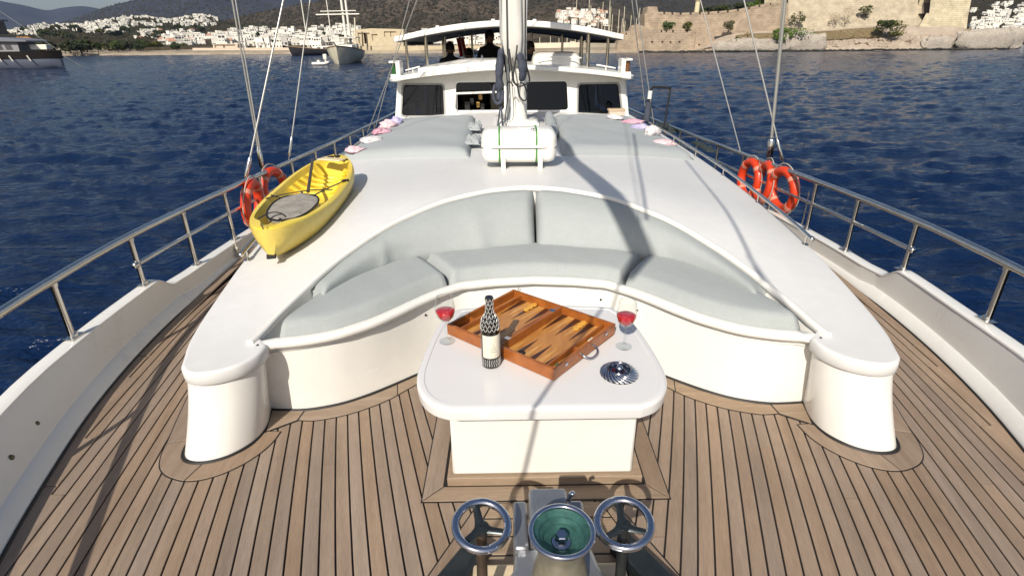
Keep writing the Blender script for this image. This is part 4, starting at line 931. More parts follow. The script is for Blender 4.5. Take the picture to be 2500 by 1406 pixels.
# ---- sunbathing mattresses
def mattress(corners, label, seed, th=.08):
    C = [np.array(onroof(px, py)[:2]) for px, py in corners]; nx, ny = 30, 34; P = []
    for i in range(ny+1):
        row = []; v = i/ny
        for j in range(nx+1):
            u = j/nx; p = (C[0]*(1-u)+C[1]*u)*(1-v)+(C[3]*(1-u)+C[2]*u)*v
            e = min(u*2.0, (1-u)*2.0, v*3.2, (1-v)*3.2); k = min(1, e/.22); k = (1-(1-k)**2.2)**.5
            w = .006*pnoise(p[0]*4, p[1]*2.6, seed)+.004*math.sin(v*ny*.6+u*5+seed)*math.exp(-((u-.6)/.5)**2)+.004*math.sin(u*9+v*3)*abs(v-.5)
            row.append((p[0], p[1], zr(p[0], p[1])+.012+(th-.012)*k+w*k))
        row = [(row[0][0], row[0][1], row[0][2]-.05)]+row+[(row[-1][0], row[-1][1], row[-1][2]-.05)]; P.append(row)
    P = [[(x, y, z-.05) for x, y, z in P[0]]]+P+[[(x, y, z-.05) for x, y, z in P[-1]]]
    mb = MB(); gridpatch(mb, P); return tag(obj('mattress', mb, FABRIC2, None, 180, org=(C[0][0], C[0][1], .6)), label, 'mattress', 'sunbathing mattresses on the coachroof')
mattress([(829,396),(1146,386),(1160,292),(966,301)], 'wide pale grey sun mattress on the left of the mast', 3)
mattress([(1372,381),(1694,392),(1535,293),(1352,292)], 'wide pale grey sun mattress on the right of the mast', 6)
def drape(name, c, size, seed, label, cat, mat, amp=.03, rz=0, group=None, n=18, curl=0.0, base=None):
    P = []
    for i in range(n+1):
        row = []
        for j in range(n+1):
            u, v = (i/n-.5)*size[0], (j/n-.5)*size[1]; x = c[0]+u*math.cos(rz)-v*math.sin(rz); y = c[1]+u*math.sin(rz)+v*math.cos(rz)
            k = 1-max(abs(2*i/n-1), abs(2*j/n-1))**4
            z = c[2]+(amp*(pnoise(u*22, v*19, seed)+.8*pnoise(u*9+seed, v*35, seed+2))+amp*.8)*max(.0, k)+curl*abs(u)
            row.append((x+amp*.5*pnoise(v*20, u*9, seed), y+amp*.5*pnoise(u*16, v*9, seed+4), z))
        P.append(row)
    mb = MB(); gridpatch(mb, P); o = obj(name, mb, mat, None, 180, org=c)
    so = o.modifiers.new('thick', 'SOLIDIFY'); so.thickness = .006; return tag(o, label, cat, group)
def roofpt(px, py, dz): p = onroof(px, py, dz); return (p[0], p[1], p[2])
CL = FABRIC2
for k, (px, py, sx, sy) in enumerate([(1158,312,.17,.5),(1155,345,.15,.45)]):
    drape('crumpled_cloth', roofpt(px, py, .05), (sx, sy), 3+k, ['crumpled grey cover bunched at the far inner edge of the left mattress','crumpled grey cover bunched at the near inner edge of the left mattress'][k], 'cloth', CL, .04, 0, 'bunched covers')
# bolsters at the head of the right mattress
def bolster(px0, py0, px1, py1, r, label):
    a, b_ = Vector(onroof(px0, py0, r)), Vector(onroof(px1, py1, r)); n = 14; mb = MB()
    mb.tube([a.lerp(b_, i/n)+Vector((0, 0, .008*math.sin(i*1.9))) for i in range(n+1)], [r*(1-.5*abs(2*i/n-1)**6)*(1+.05*math.sin(i*2.3)) for i in range(n+1)], 12, flat=.8)
    return tag(obj('bolster', mb, FABRIC2, None, 180, org=a), label, 'bolster')
bolster(1340,280,1352,330,.07,'upright grey bolster along the inner edge of the right mattress')
bolster(1360,292,1490,291,.045,'long grey bolster across the head of the right mattress')
PINK = M('pink_towel', (.55,.22,.30), .9, vscale=14, col2=(.60,.40,.47), bump=.5, bscale=120); LILAC = M('lilac_towel', (.40,.36,.62), .9, vscale=12, col2=(.55,.50,.68), bump=.5, bscale=120)
WTOW = M('white_towel', (.68,.66,.66), .9, vscale=16, col2=(.55,.50,.52), bump=.5, bscale=120); PWT = M('pink_print_towel', (.70,.62,.62), .9, vscale=40, col2=(.66,.32,.38), bump=.4, bscale=120)
TW = [((968,301),.13,(.18,.26),LILAC,'lilac towel rolled up at the far left corner of the left mattress'),((948,311),.12,(.26,.22),PWT,'pink and white towel between the lilac and the pink one on the left'),((932,325),.12,(.24,.30),PINK,'pink bundle of clothes on the outer edge of the left mattress'),((908,345),.12,(.30,.30),WTOW,'white cloth with dark trim lying nearer on the left mattress'),((868,370),.11,(.22,.24),PWT,'pale crumpled cloth at the near left corner of the left mattress'),
      ((1500,290),.13,(.30,.16),WTOW,'folded white towel at the head of the right mattress'),((1545,300),.12,(.30,.14),PINK,'pink edged sandal bag on the right mattress'),((1562,314),.12,(.26,.2),LILAC,'pale lilac cloth on the outer edge of the right mattress'),((1592,327),.13,(.24,.2),WTOW,'rolled white towel on the outer edge of the right mattress'),((1622,353),.11,(.20,.26),PWT,'crumpled pink and white cloth at the near right of the right mattress')]
from mathutils import noise as mnoise
def lump(name, c, size, rz, mat, label, cat, group, seed):
    mb = MB(); rings = []; nn, mm_ = 14, 22
    for i in range(nn+1):
        ph = math.pi*(i/nn-.5); ring = []
        for j in range(mm_):
            a = 2*math.pi*j/mm_; v = Vector((math.cos(a)*math.cos(ph), math.sin(a)*math.cos(ph), math.sin(ph)))
            k = 1+.34*mnoise.fractal(v*2.1+Vector((seed*3.1,0,0)), .9, 2.0, 4)+.10*math.sin(v.x*9+v.y*6+seed)
            x, y, z = v.x*k*size[0]/2, v.y*k*size[1]/2, max(-.1, v.z*k+.25)*size[2]
            ring.append((c[0]+x*math.cos(rz)-y*math.sin(rz), c[1]+x*math.sin(rz)+y*math.cos(rz), c[2]+z))
        rings.append(ring)
    mb.loft(rings); return tag(obj(name, mb, mat, None, 180, org=c), label, cat, group)
for k, ((px, py), dz, sz, mt, lb) in enumerate(TW):
    p = roofpt(px, py, dz-.04); lump('towel', p, (sz[0]*.92, sz[1]*.85, .04 if k not in (0, 1, 8) else .07), .5*k, mt, lb, 'towel', 'towels and clothes left on the mattresses', 11+k*3)
bolster(1572,325,1612,334,.035,'rolled white towel lying along the rail edge of the right mattress')

# ---- wheelhouse
WH = thing('wheelhouse', (0, 9.3, .45), 'white wheelhouse with four dark front windows and a visor roof, behind the mast', 'wheelhouse')
def f3(u, v, d):
    y = 9.14+.10*max(0, abs(u)-.93)+(v-.45)*.18+d
    return (u-.05, y, v)
def rr_(x0, z0, x1, z1, r=.05, sk0=0, sk1=0):
    pts = []
    for cx, cz, a0 in ((x1-r, z0+r, -90), (x1-r, z1-r, 0), (x0+r, z1-r, 90), (x0+r, z0+r, 180)):
        for k in range(4):
            a = R_(a0+30*k); z = cz+r*math.sin(a); t = (z-z0)/(z1-z0); x = cx+r*math.cos(a); x += lerp(sk0, 0, t) if x < (x0+x1)/2 else lerp(sk1, 0, t); pts.append((x, z))
    return pts
wins = [(-1.80,.475,-1.09,1.0,-.06,0), (-.93,.555,-.10,1.035,-.03,0), (.10,.545,.92,1.035,0,.03), (1.06,.47,1.77,.985,0,.08)]
WINP = [(a, b_, c_, d_, e, f) for a, b_, c_, d_, e, f in wins]
def shp(w, g=0): a, b_, c_, d_, e, f = w; return rr_(a-g, b_-g, c_+g, d_+g, .06+g*.5, e, f)
outer_ = [(-1.95,.36),(1.93,.36),(1.84,1.08),(1.4,1.13),(0,1.19),(-1.4,1.13),(-1.86,1.08)]
mb = MB(); holed_wall(mb, outer_, [shp(w) for w in WINP], f3, .07); obj('front_wall', mb, GEL, WH, 30)
DGL = glassmat('tinted_glass', (.16,.16,.17), 1.0); FRM = M('window_rubber', (.30,.295,.28), .5); CURT = M('curtain', (.30,.30,.31), .9, var=.1, vscale=8)
for i, w in enumerate(WINP):
    mb = MB(); a, c = shp(w, .0), shp(w, -.028); fr = [f3(x, z, .03) for x, z in a]; fi = [f3(x, z, .03) for x, z in c]
    mb.loft([[f3(x, z, -.006) for x, z in a], [f3(x, z, -.006) for x, z in c], [f3(x, z, .05) for x, z in c], [f3(x, z, .05) for x, z in a]], True, True); wn_ = obj('window_frame', mb, FRM if i in (0, 3) else GEL, WH, 40)
    if i == 1:                                          # the hinged pane stands open: its upper light and rail only
        c2 = shp((w[0], .85, w[2], w[3], w[4]*.3, 0), -.028); mb = MB(); mb.add([f3(x, z, .03) for x, z in c2], [tuple(range(len(c2)))]); obj('pane', mb, DGL, wn_, 0, recalc=False)
        mb = MB(); mb.bar(f3(w[0]+.01, .845, -.02), f3(w[2]-.15, .862, -.03), .03, .03); obj('hinge_rail', mb, GEL, wn_, 30)
        mb = MB(); mb.bar(f3(w[0]+.03, .56, -.01), f3(w[0]+.035, .84, -.02), .012, .02); obj('stay', mb, STEEL, wn_, 30)
    else:
        mb = MB(); mb.add([f3(x, z, .03) for x, z in c], [tuple(range(len(c)))]); obj('pane', mb, DGL, wn_, 0, recalc=False)
for sgn in (-1, 1):                                     # sides with a long window, and the room inside
    mb = MB(); xo, xi = sgn*1.93-.05, sgn*1.86-.05
    def fs(u, v, d, sgn=sgn): return (sgn*(1.965-.13*(v-.36)-d)-.05, u, v)
    holed_wall(mb, [(9.26,.36),(12.4,.36),(12.4,1.1),(9.40,1.1)], [[(9.6,.55),(12.0,.55),(12.0,.98),(9.65,.98)]], fs, .05); obj('side_wall', mb, GEL, WH, 30)
    mb = MB(); mb.add([fs(u, v, .03) for u, v in [(9.6,.55),(12.0,.55),(12.0,.98),(9.65,.98)]], [(0,1,2,3)]); obj('side_pane', mb, DGL, WH, 0, recalc=False)
INT = M('cabin_lining', (.16,.15,.12), .7)
mb = MB(); mb.box((-1.9,12.35,.3),(1.8,12.4,1.1)); mb.box((-1.85,9.45,.30),(1.75,12.4,.34)); obj('cabin_lining', mb, INT, WH, 0)
mb = MB(); mb.box((-.42,9.9,.34),(.12,9.95,1.05)); obj('door_panel', mb, M('beige_panel', (.34,.32,.24), .6), WH, 0)
for j, x in enumerate((-1.72,-1.55,-1.38)):
    mb = MB(); mb.loft([[(x+dx*.05+.01*math.sin(dx*3), 9.42+.02*math.cos(dx*5), z) for dx in np.linspace(-1, 1, 9)] for z in (.47, .98)], False, False, False); obj('curtain', mb, CURT, WH, 60)
mb = MB(); mb.box((-1.33,9.5,.6),(-1.1,9.55,.85)); obj('seat_back', mb, CURT, WH, 20)
# dash items seen through the open window
for k, (x, z, s_, c_) in enumerate([(-.80,.62,.09,(.01,.01,.01)),(-.72,.70,.06,(.01,.01,.012)),(-.62,.64,.05,(.45,.27,.08)),(-.55,.60,.06,(.05,.05,.05)),(-.58,.76,.05,(.6,.36,.12))]):
    mb = MB(); mb.obox((x, 9.42+.02*k, z), (s_, .05, s_*1.7), .2*k); obj('dashboard_item', mb, M('dash_%d' % k, c_, .5), WH, 20, bevel=.008)
# visor roof
def zb(x): return 1.10+.165*(1-min(1, abs(x+.05)/1.9)**1.7)
vis = [(-1.99,9.08),(-1.92,8.98),(-1.0,8.93),(-.05,8.92),(.9,8.93),(1.82,8.98),(1.89,9.08),(1.86,12.9),(-1.96,12.9)]
vis2 = []
for a, b_ in zip(vis, vis[1:]+vis[:1]):
    n_ = max(1, int(math.hypot(a[0]-b_[0], a[1]-b_[1])/.16))
    vis2 += [(lerp(a[0], b_[0], i/n_), lerp(a[1], b_[1], i/n_)) for i in range(n_)]
mb = MB(); mb.slab(vis2, lambda x, y: zb(x), [(-.05,.012),(-.02,.008),(0,-.004),(.004,-.02),(0,-.055),(-.012,-.062),(-.14,-.075)], grid=.25, bottom=False); obj('visor_roof', mb, GEL, WH, 45)
mb = MB(); mb.loft([[(x, y, zb(x)-.075) for x in np.linspace(-1.86, 1.76, 24)] for y in (9.06, 12.8)], False, False, False); obj('headlining', mb, GEL, WH, 60)
# navigation light boxes on the corners
for x, sh, mt in ((-1.90,'left',(.02,.10,.03)),(1.77,'right',(.16,.07,.03))):
    t = thing('navigation_light', (x, 9.15, 1.12), 'white navigation light box on the %s corner of the wheelhouse roof' % sh, 'light', 'navigation lights on the wheelhouse')
    s_ = -1 if x < 0 else 1
    mb = MB(); mb.loft([[(x-s_*.10,9.02,z),(x-s_*.03,9.02,z),(x-s_*.03,9.3,z),(x-s_*.10,9.3,z)] for z in (1.09,1.345)]); mb.box((min(x-s_*.03,x+s_*.07),9.02,1.31),(max(x-s_*.03,x+s_*.07),9.24,1.345)); mb.box((min(x-s_*.03,x+s_*.06),9.02,1.10),(max(x-s_*.03,x+s_*.06),9.24,1.15)); obj('housing', mb, GEL, t, 30, bevel=.008)
    mb = MB(); mb.lathe([(.0,1.15),(.038,1.15),(.038,1.31),(0,1.31)], n=14, c=(x+s_*.012, 9.1, 0)); obj('lens', mb, M('lens_'+sh, mt, .12, coat=.6), t, 50)
# hatches and fairings on the visor roof
t = thing('roof_hatch', (-.86, 9.9, 1.2), 'low white hatch coaming on the left of the wheelhouse roof', 'hatch')
mb = MB(); mb.slab([(-1.57,9.35),(-.3,9.30),(-.3,10.6),(-1.57,10.6)], lambda x, y: zb(x)+.07+.03*math.exp(-((x+.85)/.32)**2), [(-.03,.006),(-.008,0),(0,-.012),(.004,-.16)], grid=.12); obj('coaming', mb, GEL, t, 50)
for s_ in (-1, 1):
    t = thing('roof_rail', (s_*1.7-.05, 9.5, 1.12), 'low white rail beside the %s navigation light' % ('left' if s_ < 0 else 'right'), 'railing', 'low rails on the wheelhouse roof')
    a, b_ = (-1.80, -1.56) if s_ < 0 else (1.35, 1.67)
    mb = MB(); mb.tube([(a, 9.5, 1.185 if s_ < 0 else 1.24), (b_, 9.5, 1.24 if s_ < 0 else 1.185)], .013, 8); obj('bar', mb, GEL, t, 60)
    mb = MB(); mb.tube([((a+b_)/2, 9.5, 1.11), ((a+b_)/2, 9.5, 1.215)], .009, 8); obj('post', mb, GEL, t, 60)
t = thing('helm_console', (.72, 10.2, 1.2), 'rounded white helm console on the right of the upper deck', 'console')
rings = []
for q, (z, k, dy) in enumerate([(1.2,1.0,0),(1.30,.98,.02),(1.36,.95,.05),(1.40,.88,.10),(1.425,.75,.17),(1.43,.5,.25)]):
    rings.append([(.74+(.43*k)*math.copysign(abs(math.cos(a))**.45, math.cos(a)), 10.25+dy+(.35*k)*math.copysign(abs(math.sin(a))**.6, math.sin(a)), z+.02*math.sin(q*2.5)*0) for a in np.linspace(0, 2*math.pi, 40, endpoint=False)])
mb = MB(); mb.loft(rings); obj('moulding', mb, CREAM, t, 50)
mb = MB(); mb.tube([(x, 10.2+.0*x-.345, 1.335+.02*(1-((x-.74)/.42)**2)) for x in np.linspace(.34, 1.14, 12)], .012, 8); obj('moulded_rib', mb, CREAM, t, 80)
# ---- flybridge awning
AWN = thing('hard_awning', (-.05, 11.3, 1.2), 'long white hard awning on steel posts over the upper deck', 'awning')
def za(x): return 1.70+.225*(1-min(1, abs(x+.08)/1.9)**1.9)
aw = [(-2.03,9.98),(-1.6,9.9),(-.8,9.84),(-.05,9.82),(.8,9.84),(1.5,9.9),(1.86,9.98),(1.9,14.5),(-2.0,14.5)]
aw2 = []
for a, b_ in zip(aw, aw[1:]+aw[:1]):
    n_ = max(1, int(math.hypot(a[0]-b_[0], a[1]-b_[1])/.15)); aw2 += [(lerp(a[0], b_[0], i/n_), lerp(a[1], b_[1], i/n_)) for i in range(n_)]
mb = MB(); mb.slab(aw2, lambda x, y: za(x), [(-.03,.0),(-.008,-.006),(0,-.02),(-.0,-.085),(-.01,-.092),(-.05,-.094)], grid=.25, bottom=False); obj('roof_panel', mb, GEL, AWN, 45)
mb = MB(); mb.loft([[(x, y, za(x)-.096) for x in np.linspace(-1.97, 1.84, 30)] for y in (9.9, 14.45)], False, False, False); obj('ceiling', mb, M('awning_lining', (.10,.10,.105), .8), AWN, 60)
mb = MB(); mb.loft([[(x, 14.3, za(x)-.09) for x in np.linspace(-1.9, 1.78, 20)], [(x, 14.3, za(x)-.125) for x in np.linspace(-1.9, 1.78, 20)]], False, False, False)
for s_ in (-1, 1): mb.loft([[(s_*1.86-.06, y, za(1.8)-.09) for y in (10.4, 14.3)], [(s_*1.86-.06, y, za(1.8)-.15) for y in (10.4, 14.3)]], False, False, False)
obj('rolled_curtain', mb, M('rolled_curtain', (.03,.03,.032), .9), AWN, 0)
for x, y, r in ((-1.84,10.0,.022),(-1.53,10.2,.03),(-1.43,12.4,.03),(-1.62,13.8,.03),(-.95,14,.028),(-.62,14.2,.03),(.47,14,.03),(1.17,13.6,.028),(1.30,10.2,.035),(1.42,12.0,.03),(1.68,10.4,.028),(1.60,13.6,.03)):
    mb = MB(); mb.tube([(x, y, .9), (x, y, za(x)-.09)], r, 10); obj('post', mb, STEEL, AWN, 60)
for x in (-1.3,-.35,.35,1.28):
    mb = MB(); mb.obox((x, 10.1, za(x)+.015), (.06,.1,.03)); obj('roof_fitting', mb, GEL, AWN, 20, bevel=.005)
mb = MB(); mb.lathe([(0,0),(.02,-.005),(.022,-.02),(.0,-.03)], n=10, c=(-.85, 10.3, za(-.85)-.097)); obj('ceiling_lamp', mb, CHROME, AWN, 40)
# upper deck floor behind the visor
mb = MB(); mb.box((-1.95,11.5,.88),(1.85,15,.93)); tag(obj('upper_deck', mb, GEL, None, 0), kind='structure')

# ---- people on the upper deck (seen as dark figures in the shade of the awning)
def figure(name, x, y, z0, face, pose, top, skin, trousers, label, scale=1.0):
    """one continuous body grown along a posed skeleton (skin modifier), clothing by height; hair and face are children"""
    J = {}
    if pose == 'sit':
        J = dict(pel=(0,0,.0), sp=(0,.02,.22), ch=(0,.03,.42), nk=(0,.01,.54), hd=(0,-.02,.64), tp=(0,-.02,.75), sl=(-.18,.02,.47), el=(-.25,-.05,.22), wl=(-.16,-.26,.12), hl=(-.13,-.34,.12), sr=(.18,.02,.47), er=(.25,-.05,.22), wr=(.16,-.26,.12), hr=(.13,-.34,.12), kl=(-.11,-.42,.0), al=(-.11,-.44,-.40), tl=(-.11,-.58,-.43), kr=(.11,-.42,.0), ar=(.11,-.44,-.40), tr=(.11,-.58,-.43))
    else:
        J = dict(pel=(0,0,.0), sp=(0,.01,.22), ch=(0,.0,.42), nk=(0,-.01,.54), hd=(0,-.04,.64), tp=(0,-.04,.75), sl=(-.18,0,.47), el=(-.27,-.02,.20), wl=(-.24,-.2,.08), hl=(-.22,-.28,.10), sr=(.18,0,.47), er=(.27,-.02,.20), wr=(.24,-.2,.08), hr=(.22,-.28,.10), kl=(-.10,-.02,-.42), al=(-.11,.02,-.84), tl=(-.12,-.14,-.88), kr=(.10,-.02,-.42), ar=(.11,.02,-.84), tr=(.12,-.14,-.88))
    RAD = dict(pel=.14, sp=.125, ch=.15, nk=.05, hd=.082, tp=.07, sl=.06, el=.042, wl=.03, hl=.03, sr=.06, er=.042, wr=.03, hr=.03, kl=.06, al=.042, tl=.035, kr=.06, ar=.042, tr=.035)
    names = list(J); E = [('pel','sp'),('sp','ch'),('ch','nk'),('nk','hd'),('hd','tp'),('ch','sl'),('sl','el'),('el','wl'),('wl','hl'),('ch','sr'),('sr','er'),('er','wr'),('wr','hr'),('pel','kl'),('kl','al'),('al','tl'),('pel','kr'),('kr','ar'),('ar','tr')]
    ca, sa = math.cos(face), math.sin(face)
    def W(p): return (p[0]*ca-p[1]*sa, p[0]*sa+p[1]*ca, p[2])
    root = thing(name, (x, y, z0), label, 'person'); me = bpy.data.meshes.new('body'); me.from_pydata([[c*scale for c in W(J[n])] for n in names], [(names.index(a), names.index(b_)) for a, b_ in E], [])
    o = bpy.data.objects.new('body', me); COL.objects.link(o); o.parent = root; ORG[o] = Vector((x, y, z0))
    sk = o.modifiers.new('skin', 'SKIN'); 
    for n, v in zip(names, me.skin_vertices[0].data): v.radius = (RAD[n]*scale, RAD[n]*scale*.85); v.use_root = (n == 'pel')
    sb = o.modifiers.new('sub', 'SUBSURF'); sb.levels = 2; sb.render_levels = 2; me.materials.append(top)
    hp = Vector(W(J['hd']))*scale+Vector((x, y, z0)); fw = Vector(W((0,-1,0)))
    mb = MB(); mb.lathe([(0,-.09),(.05,-.075),(.075,-.03),(.083,.03),(.075,.085),(.045,.125),(0,.137)], n=16, c=hp+Vector((0,0,.02)), sy=1.12); hd = obj('head', mb, skin, root, 80)
    mb = MB(); mb.lathe([(.088,.0),(.092,.04),(.083,.095),(.05,.138),(0,.15)], n=16, c=hp-fw*.012+Vector((0,0,.025)), sy=1.15); obj('hair', mb, M(name+'_hair', (.012,.01,.009), .7), hd, 80)
    mb = MB(); mb.lathe([(0,0),(.012,.004),(.004,.03)], n=8, c=hp+fw*.09+Vector((0,0,.01))); obj('nose', mb, skin, hd, 80)
    for s_ in (-1, 1):
        sd2 = Vector((fw.y, -fw.x, 0))*s_
        mb = MB(); mb.lathe([(0,-.02),(.012,-.01),(.012,.012),(0,.022)], n=8, c=hp+sd2*.085); obj('ear', mb, skin, hd, 80)
        mb = MB(); mb.lathe([(0,-.006),(.007,0),(0,.006)], n=8, c=hp+fw*.083+sd2*.032+Vector((0,0,.035))); obj('eye', mb, BLACK, hd, 80)
    return root
DK = M('dark_cloth', (.014,.014,.017), .9); NAVY = M('navy_cloth', (.02,.024,.04), .9); SKINM = M('skin', (.22,.12,.075), .5); MAROON = M('maroon_cloth', (.10,.012,.015), .9)
figure('person', -1.25, 11.6, .80, math.pi, 'sit', DK, SKINM, DK, 'person in dark clothes sitting on the left of the upper deck, back turned')
figure('person', -.93, 12.4, .68, math.pi, 'sit', MAROON, SKINM, DK, 'smaller person in a maroon top sitting low beside the flag')
figure('person', -.46, 11.7, 1.0, 0.1, 'stand', DK, SKINM, DK, 'person in black standing behind the mast on the upper deck')
figure('person', .31, 11.0, .80, .3, 'sit', NAVY, SKINM, NAVY, 'person in navy leaning out to the right of the mast')
# national flag on its staff
t = thing('flag', (-1.08, 12.9, .93), 'red flag with a white device on a white staff beside the seated person', 'flag')
mb = MB(); mb.tube([(-1.02,12.9,.93),(-1.15,12.9,1.74)], .014, 8); obj('staff', mb, GEL, t, 60)
mb = MB(); P = []
for i in range(12):
    u = i/11; P.append([(lerp(-1.145+.03*0, -1.08, v)+u*.0+(u-.5)*.17, 12.88+.03*math.sin(u*11+v*3), lerp(1.68, 1.30, v)+.03*u) for v in np.linspace(0, 1, 8)])
gridpatch(mb, P); obj('cloth', mb, M('flag_red', (.42,.012,.018), .8), t, 180)
mb = MB(); mb.loft([[(p[0], p[1]-.006, p[2]) for p in P[5]], [(p[0], p[1]-.006, p[2]) for p in P[7]]], False, False, False); obj('white_band', mb, GEL, t, 0)

# ---- mast with its stowed sail, bags and running rigging
MASTM = M('mast_paint', (.74,.72,.66), .32, var=.04, vscale=2, coat=.2)
mast = thing('mast', (-.005, 7.4, .55), 'thick white mast rising behind the life raft, a stowed sail bundled on it', 'mast')
mb = MB(); mb.lathe([(.20,.56),(.20,.60),(.155,.62),(.138,.66),(.135,1.0),(.132,2.2),(.12,8),(.09,14.5)], c=(-.005,7.4,0), n=28); obj('spar', mb, MASTM, mast, 60)
mb = MB(); mb.slab([(-.26,7.1),(.27,7.1),(.30,7.9),(-.3,7.9)], .665, [(-.03,0),(0,-.02),(.03,-.12)]); obj('mast_step', mb, GEL, mast, 40)
SAILM = M('sail_cloth', (.60,.585,.545), .8, var=.05, vscale=3, bump=.15, bscale=60)
mb = MB(); rings = []
for z in np.linspace(1.34, 5.2, 26):
    k = min(1, (z-1.30)/.28); r = lerp(.06, .155, k**.6); ring = []
    for j in range(30):
        a = 2*math.pi*j/30; q = r*(1+.13*math.sin(5*a+z*.8)+.07*math.sin(9*a-z*1.7)+.05*math.sin(3*a+z*3)); ring.append((-.045+q*math.cos(a)*1.02, 7.26+q*math.sin(a)*.75, z+.02*math.sin(4*a)*(1-k)))
    rings.append(ring)
mb.loft(rings); obj('stowed_sail', mb, SAILM, mast, 80)
for x0, x1, y_ in ((-.175,-.19,7.2),(-.165,-.16,7.19),(.10,.115,7.22),(-.12,-.13,7.14)):
    mb = MB(); mb.tube([(x1, y_, 5.0), (x0, y_, 1.5), (x0+.03, y_, 1.25)], .008, 6); obj('halyard', mb, BLACK, mast, 60)
DBAG = M('rope_bag', (.045,.052,.075), .85, var=.3, vscale=12, bump=.4, bscale=60)
def bundle(name, pts, r, mat, label, cat, seed, flat=.7, loops=()):
    t = thing(name, pts[0], label, cat); g = random.Random(seed)
    P = spline(pts, 6); mb = MB(); n = len(P); mb.tube([tuple(p) for p in P], [r*(.55+.45*math.sin(math.pi*min(1, (i+.6)/n*1.05))**.6)*(1+.07*math.sin(i*.9)+.10*g.uniform(-1, 1)) for i in range(n)], 10, flat=flat); obj('bundle', mb, mat, t, 80)
    for lp, lr, lm in loops:
        mb = MB(); mb.tube([tuple(p) for p in spline(lp, 5)], lr, 6); obj('line', mb, lm, t, 80)
    return t
yb_ = 7.08
bundle('coiled_rope', [(-.19,yb_,1.52),(-.21,yb_,1.38),(-.225,yb_-.02,1.2),(-.22,yb_,1.05),(-.235,yb_-.02,.93)], .075, DBAG, 'dark blue rope bundle hanging on the left of the mast', 'rope', 4,
       loops=[([(-.28,yb_-.03,1.12),(-.30,yb_-.05,.98),(-.26,yb_-.06,.90),(-.20,yb_-.06,.93),(-.18,yb_-.05,1.05)], .022, DBAG), ([(-.21,yb_-.02,.95),(-.225,yb_-.03,.8),(-.255,yb_-.02,.62)], .012, DBAG), ([(-.21,yb_-.02,.95),(-.20,yb_-.03,.8),(-.195,yb_-.02,.62)], .012, DBAG), ([(-.14,yb_-.02,1.35),(-.12,yb_-.05,1.0),(-.15,yb_-.04,.8),(-.16,yb_-.03,.62)], .007, BLACK), ([(-.10,yb_-.02,1.25),(-.09,yb_-.05,.9),(-.13,yb_-.05,.7),(-.15,yb_-.03,.60)], .005, BLACK)])
bundle('coiled_rope', [(.02,yb_,1.46),(.06,yb_-.02,1.36),(.07,yb_-.02,1.25),(.05,yb_,1.16)], .075, DBAG, 'dark blue rope bundle hanging on the front right of the mast', 'rope', 8,
       loops=[([(-.10,yb_-.02,1.52),(-.07,yb_-.05,1.33),(-.05,yb_-.06,1.15),(.02,yb_-.07,1.12)], .011, BLACK), ([(.0,yb_-.02,1.56),(-.02,yb_-.05,1.4),(-.05,yb_-.06,1.2),(0,yb_-.07,1.1),(.1,yb_-.06,1.12),(.15,yb_-.04,1.16),(.12,yb_-.04,1.3),(.09,yb_-.03,1.4)], .011, BLACK), ([(.0,yb_-.07,1.10),(.03,yb_-.08,.98),(.09,yb_-.07,.93),(.12,yb_-.06,1.0),(.08,yb_-.07,1.12),(.03,yb_-.07,1.14)], .010, BLACK), ([(-.05,yb_-.06,1.1),(-.1,yb_-.06,1.16),(-.13,yb_-.05,1.1)], .008, BLACK)])

# ---- shrouds and stays: each a wire from its chainplate on the rail upwards
def stay(name, a, b_, r, label, group='wire stays of the yacht', ext=3.2, tb=None):
    a = Vector(a); b_ = Vector(b_); e = a+(b_-a)*ext; t = thing(name, a, label, 'stay', group)
    mb = MB(); mb.tube([a, e], r, 8); obj('wire', mb, WIRE, t, 60)
    if tb: mb = MB(); d_ = (e-a).normalized(); mb.tube([a, a+d_*.03, a+d_*.05, a+d_*tb, a+d_*(tb+.03)], [r, r, r*2.2, r*2.2, r], 8); obj('turnbuckle', mb, STEEL, t, 60)
def base(px, py, z=.42): p = onz(px, py, z); return (p[0], p[1], p[2])
def up_(px, py, y): p = ony(px, py, y); return (p[0], p[1], p[2])
S = [((640,420),(567,0),0,.009,'wire stay leaning out on the left, left wire of a close pair'),((645,430),(575,0),.12,.007,'wire stay leaning out on the left, right wire of a close pair'),((598,445),(692,0),.5,.009,'pale wire shroud leaning towards the mast beside the left life rings'),((705,390),(757,0),.4,.007,'thin pale shroud aft of the left life rings'),
     ((1878,395),(1917,0),0,.016,'thick grey stay rising above the right life rings'),((1880,385),(1912,0),.1,.010,'thinner wire close beside the thick grey stay on the right'),((1912,400),(1816,0),.4,.008,'pale shroud crossing the thick stay on the right'),((1808,372),(1715,20),.4,.006,'thin pale shroud farther aft on the right')]
for (b0, b1), (t0, t1), dy, r, lb in S:
    bb = base(b0, b1); stay('shroud', bb, up_(t0, t1, bb[1]+dy), r, lb, tb=.22 if r > .0065 else None)
bb = (-2.40, 8.9, .28); stay('shroud', bb, up_(1018,0,8.2), .007, 'thin wire rising past the left corner of the awning', ext=3)
bb = (-2.42, 9.6, .28); stay('shroud', bb, up_(1000,0,9.4), .006, 'second thin wire rising behind the left corner of the awning', ext=3)
bb = (2.42, 9.6, .28); stay('shroud', bb, up_(1553,0,9.6), .009, 'wire stay to the right of the wheelhouse', ext=3)
bb = (2.44, 10.2, .28); stay('shroud', bb, up_(1545,20,10.3), .007, 'thin wire behind the stay right of the wheelhouse', ext=3)
